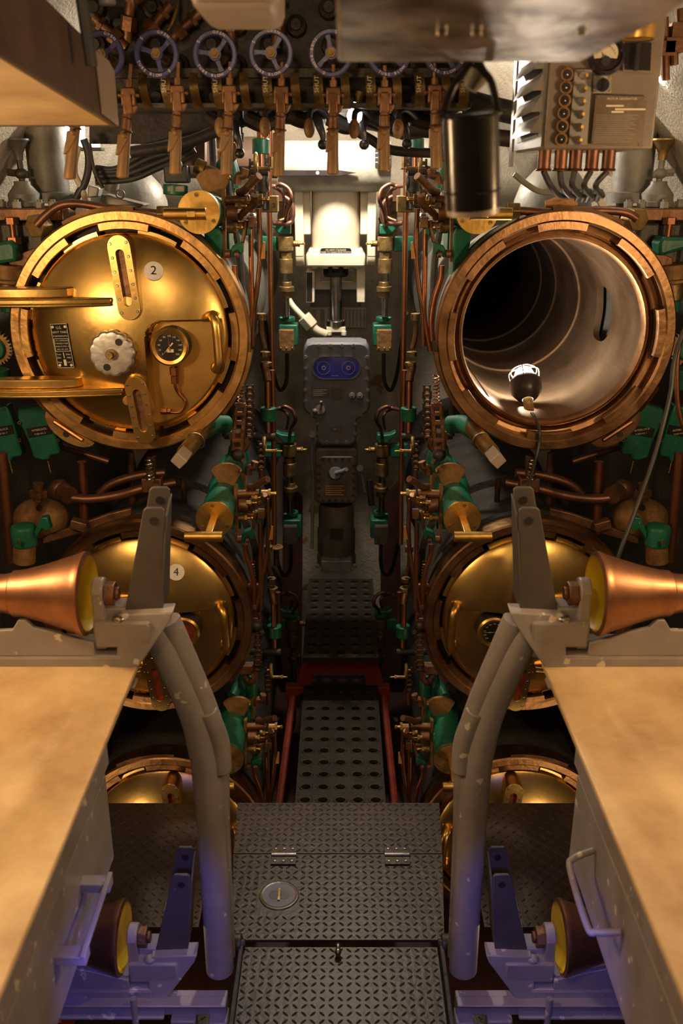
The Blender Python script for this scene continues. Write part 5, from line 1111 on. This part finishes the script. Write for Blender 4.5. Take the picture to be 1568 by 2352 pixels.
# ================================================================== torpedo loading skids, bunks and lockers nearest the viewer
def roller(t, z, Y, r):
    xe = -.525; A = Vector((xe, Y, z))
    prof = [(r * .90, .0), (r, .004), (r * 1.0, .012), (r * .94, .022), (r * .80, .06), (r * .66, .10), (r * .565, .135), (r * .545, .155), (r * .50, .158), (r * .46, .175), (r * .455, .20), (r * .50, .215), (r * .57, .218), (r * .60, .235), (r * .62, .30), (r * .80, .35), (r, .40)]
    ro = MB('roller_copper').lathe(prof, A, (-1, 0, 0), 56).build('roller', t)
    MB('yellow').lathe([(r * .92, .001), (r * .86, .012), (r * .55, .03), (r * .25, .032), (.001, .032)], A, (-1, 0, 0), 48).build('end_disc', ro)
def skid_level(t, z0, low):
    Y = 1.74; r = .088
    zr = z0 + .03; roller(t, zr, Y - .01, r)
    # bearing lug with hexagonal nut
    o = [(-.503, z0 - .085), (-.503, z0 + .035)]
    MB('grey_paint').prism([(-.515, Y - .04 + .0, z0 - .085), (-.515, Y - .035, z0 + .03)] + [(-.515, Y - .01 + .03 * math.sin(a) - .0, z0 + .035 + .03 * math.cos(a)) for a in [math.radians(-80 + 16 * k) for k in range(11)]] + [(-.515, Y + .03, z0 + .03), (-.515, Y + .04, z0 - .085)], (.024, 0, 0)).build('bearing_lug', t, .004)
    MB('bronze').hexn((-.491, Y - .01, zr), (-.470, Y - .01, zr), .026).cyl((-.47, Y - .01, zr), (-.462, Y - .01, zr), .014).build('axle_nut', t, .002)
    # base casting and bolts
    MB('grey_paint').box((-.455, Y, z0 - .050), (.12, .09, .06)).box((-.47, Y + .01, z0 - .015), (.05, .05, .03)).build('bearing_base', t, .006)
    for x, y in ((-.462, -.03), (-.425, .02), (-.462, .03)):
        MB('steel' if not low else 'grey_paint').sph((x, Y + y, z0 - .018), .015, 1, 1, .6).build('base_bolt', t)
    # tapered twin plate post
    zb = z0 - .006; zt = z0 + .215
    for k, (y, dz) in enumerate(((Y - .015, 0), (Y + .055, .02))):
        pl = MB('dark_grey').prism([(-.452, y, zb), (-.375, y, zb), (-.356, y, zt + dz), (-.362, y, zt + dz + .006), (-.392, y, zt + dz + .006), (-.398, y, zt + dz)], (0, .008, 0)).build('post_plate', t, .002)
        MB('black').disc((-.378, y - .0005, zt + dz - .022), .0085, .0012, 20).build('bolt_hole', pl)
    MB('dark_grey').prism([(-.378, Y - .015, zb), (-.378, Y + .063, zb), (-.358, Y + .063, zt + .01), (-.358, Y + .0, zt - .02), (-.360, Y - .015, zt - .05)], (.005, 0, 0)).build('post_web', t, .001)
    # gusset to the leg and the cross beam
    MB('grey_paint').prism([(-.46, Y - .035, z0 - .008), (-.348, Y - .035, z0 - .002), (-.355, Y - .04, z0 - .02), (-.435, Y - .055, z0 - .135), (-.475, Y - .055, z0 - .135)], (0, .04, .004)).build('gusset', t, .003)
    MB('grey_paint').box((-.76, Y, z0 - .105), (.60, .10, .022)).box((-.76, Y - .045, z0 - .128), (.60, .012, .06)).box((-.74, Y - .06, z0 - .155), (.62, .04, .010)).build('cross_beam', t, .004)
    pr = [(-.515, z0 - .095), (-.515, z0 - .065), (-.56, z0 - .052), (-.60, z0 - .038), (-.635, z0 - .03), (-.65, z0 - .012), (-.665, z0 - .012), (-.68, z0 - .035), (-.80, z0 - .04), (-1.05, z0 - .05), (-1.05, z0 - .095)]
    MB('grey_paint').prism([(x, Y - .05, z) for x, z in pr], (0, .012, 0)).build('cradle_plate', t, .002)
for MX in (1, -1):
    w = side('left', 'right'); xs = .31
    t = thing('loading_skid', side('grey painted torpedo loading skid with copper rollers and bent pipe leg, left of the aisle', 'grey painted torpedo loading skid with copper rollers and bent pipe leg, right of the aisle'), 'loading skid', (-.45, 1.76, -.01))
    skid_level(t, 1.05, False); skid_level(t, .134, True)
    leg = [(-.309, 1.79, .0), (-.309, 1.79, .30), (-.312, 1.79, .58), (-.318, 1.79, .66), (-.335, 1.79, .76), (-.385, 1.785, .92), (-.415, 1.78, .985)]
    MB('grey_paint').tube(leg, .035, 28, 8).build('pipe_leg', t)
    MB('grey_paint').tube([(-.292, 1.815, .02), (-.290, 1.812, .40), (-.285, 1.805, .60), (-.289, 1.80, .68), (-.308, 1.795, .77), (-.355, 1.79, .92), (-.378, 1.785, .99)], [.020, .029], 24, 8).build('inner_pipe', t)
    MB('grey_paint').tube([(-.278, 1.79, .60), (-.281, 1.79, .68), (-.304, 1.785, .765)], .024, 20, 6).build('weld_collar', t, .003)
    MB('grey_paint').box((-.59, 1.70, -.012), (.62, .035, .045)).box((-.59, 1.68, .012), (.62, .03, .006)).build('bottom_rail', t, .004)
    MB('grey_paint').cyl((-.50, 1.665, -.06), (-.50, 1.665, .04), .008).build('rail_pin', t)
    MB('grey_paint').box((-.385, 1.68, -.17), (.06, .04, .28)).build('short_leg', t, .004)
    MB('grey_paint').box((-.30, 1.68, -.17), (.045, .05, .28)).build('foot', t, .004)
    # bunk board
    t = thing('bunk_board', side('tan varnished bunk board with a chipped far corner, left foreground', 'tan varnished bunk board with pale worn stains, right foreground'), 'bunk board', (-.8, 1.1, .915))
    xe = -.428; o = [(xe - .008, 1.745), (xe, 1.72), (xe, .05), (-1.2, .05), (-1.2, 1.745)] if MX > 0 else [(xe - .018, 1.745), (xe - .004, 1.735), (xe + .004, 1.71), (xe, .05), (-1.2, .05), (-1.2, 1.745)]
    MB('board').prism([(x, y, .918) for x, y in o], (0, 0, .012)).build('board', t, .003)
    MB('grey_paint').box((-.49, .9, .900), (.03, 1.55, .034)).build('support_rail', t, .002)
    # locker below
    t = thing('metal_locker', side('grey metal locker with a flat lid seam and square handle under the left bunk board', 'grey metal locker with a scratched lid edge and round wire handle, right'), 'locker', (-.8, 1.05, .43))
    MB('grey_paint').box((-.80, 1.02, .545), (.56, 1.36, .23)).build('body', t, .006)
    MB('black').box((-.80, 1.02, .664), (.54, 1.34, .03)).build('gap_shade', t)  # black core paints the shade of the gap under the lid
    MB('grey_paint').box((-.80, 1.02, .765), (.575, 1.38, .18)).build('lid', t, .006)
    if MX > 0:
        a = (-.52, 1.24, .60); mb = MB('grey_paint')
        mb.box((-.492, 1.47, .56), (.06, .03, .02)).box((-.492, 1.29, .56), (.06, .03, .02)).box((-.467, 1.38, .572), (.010, .215, .008)); mb.build('handle', t, .002)
    else:
        MB('grey_paint').tube([(-.515, 1.52, .60), (-.475, 1.51, .59), (-.462, 1.49, .58), (-.462, 1.35, .57), (-.475, 1.33, .575), (-.515, 1.32, .585)], .007, 12).build('handle', t)
MX = 1
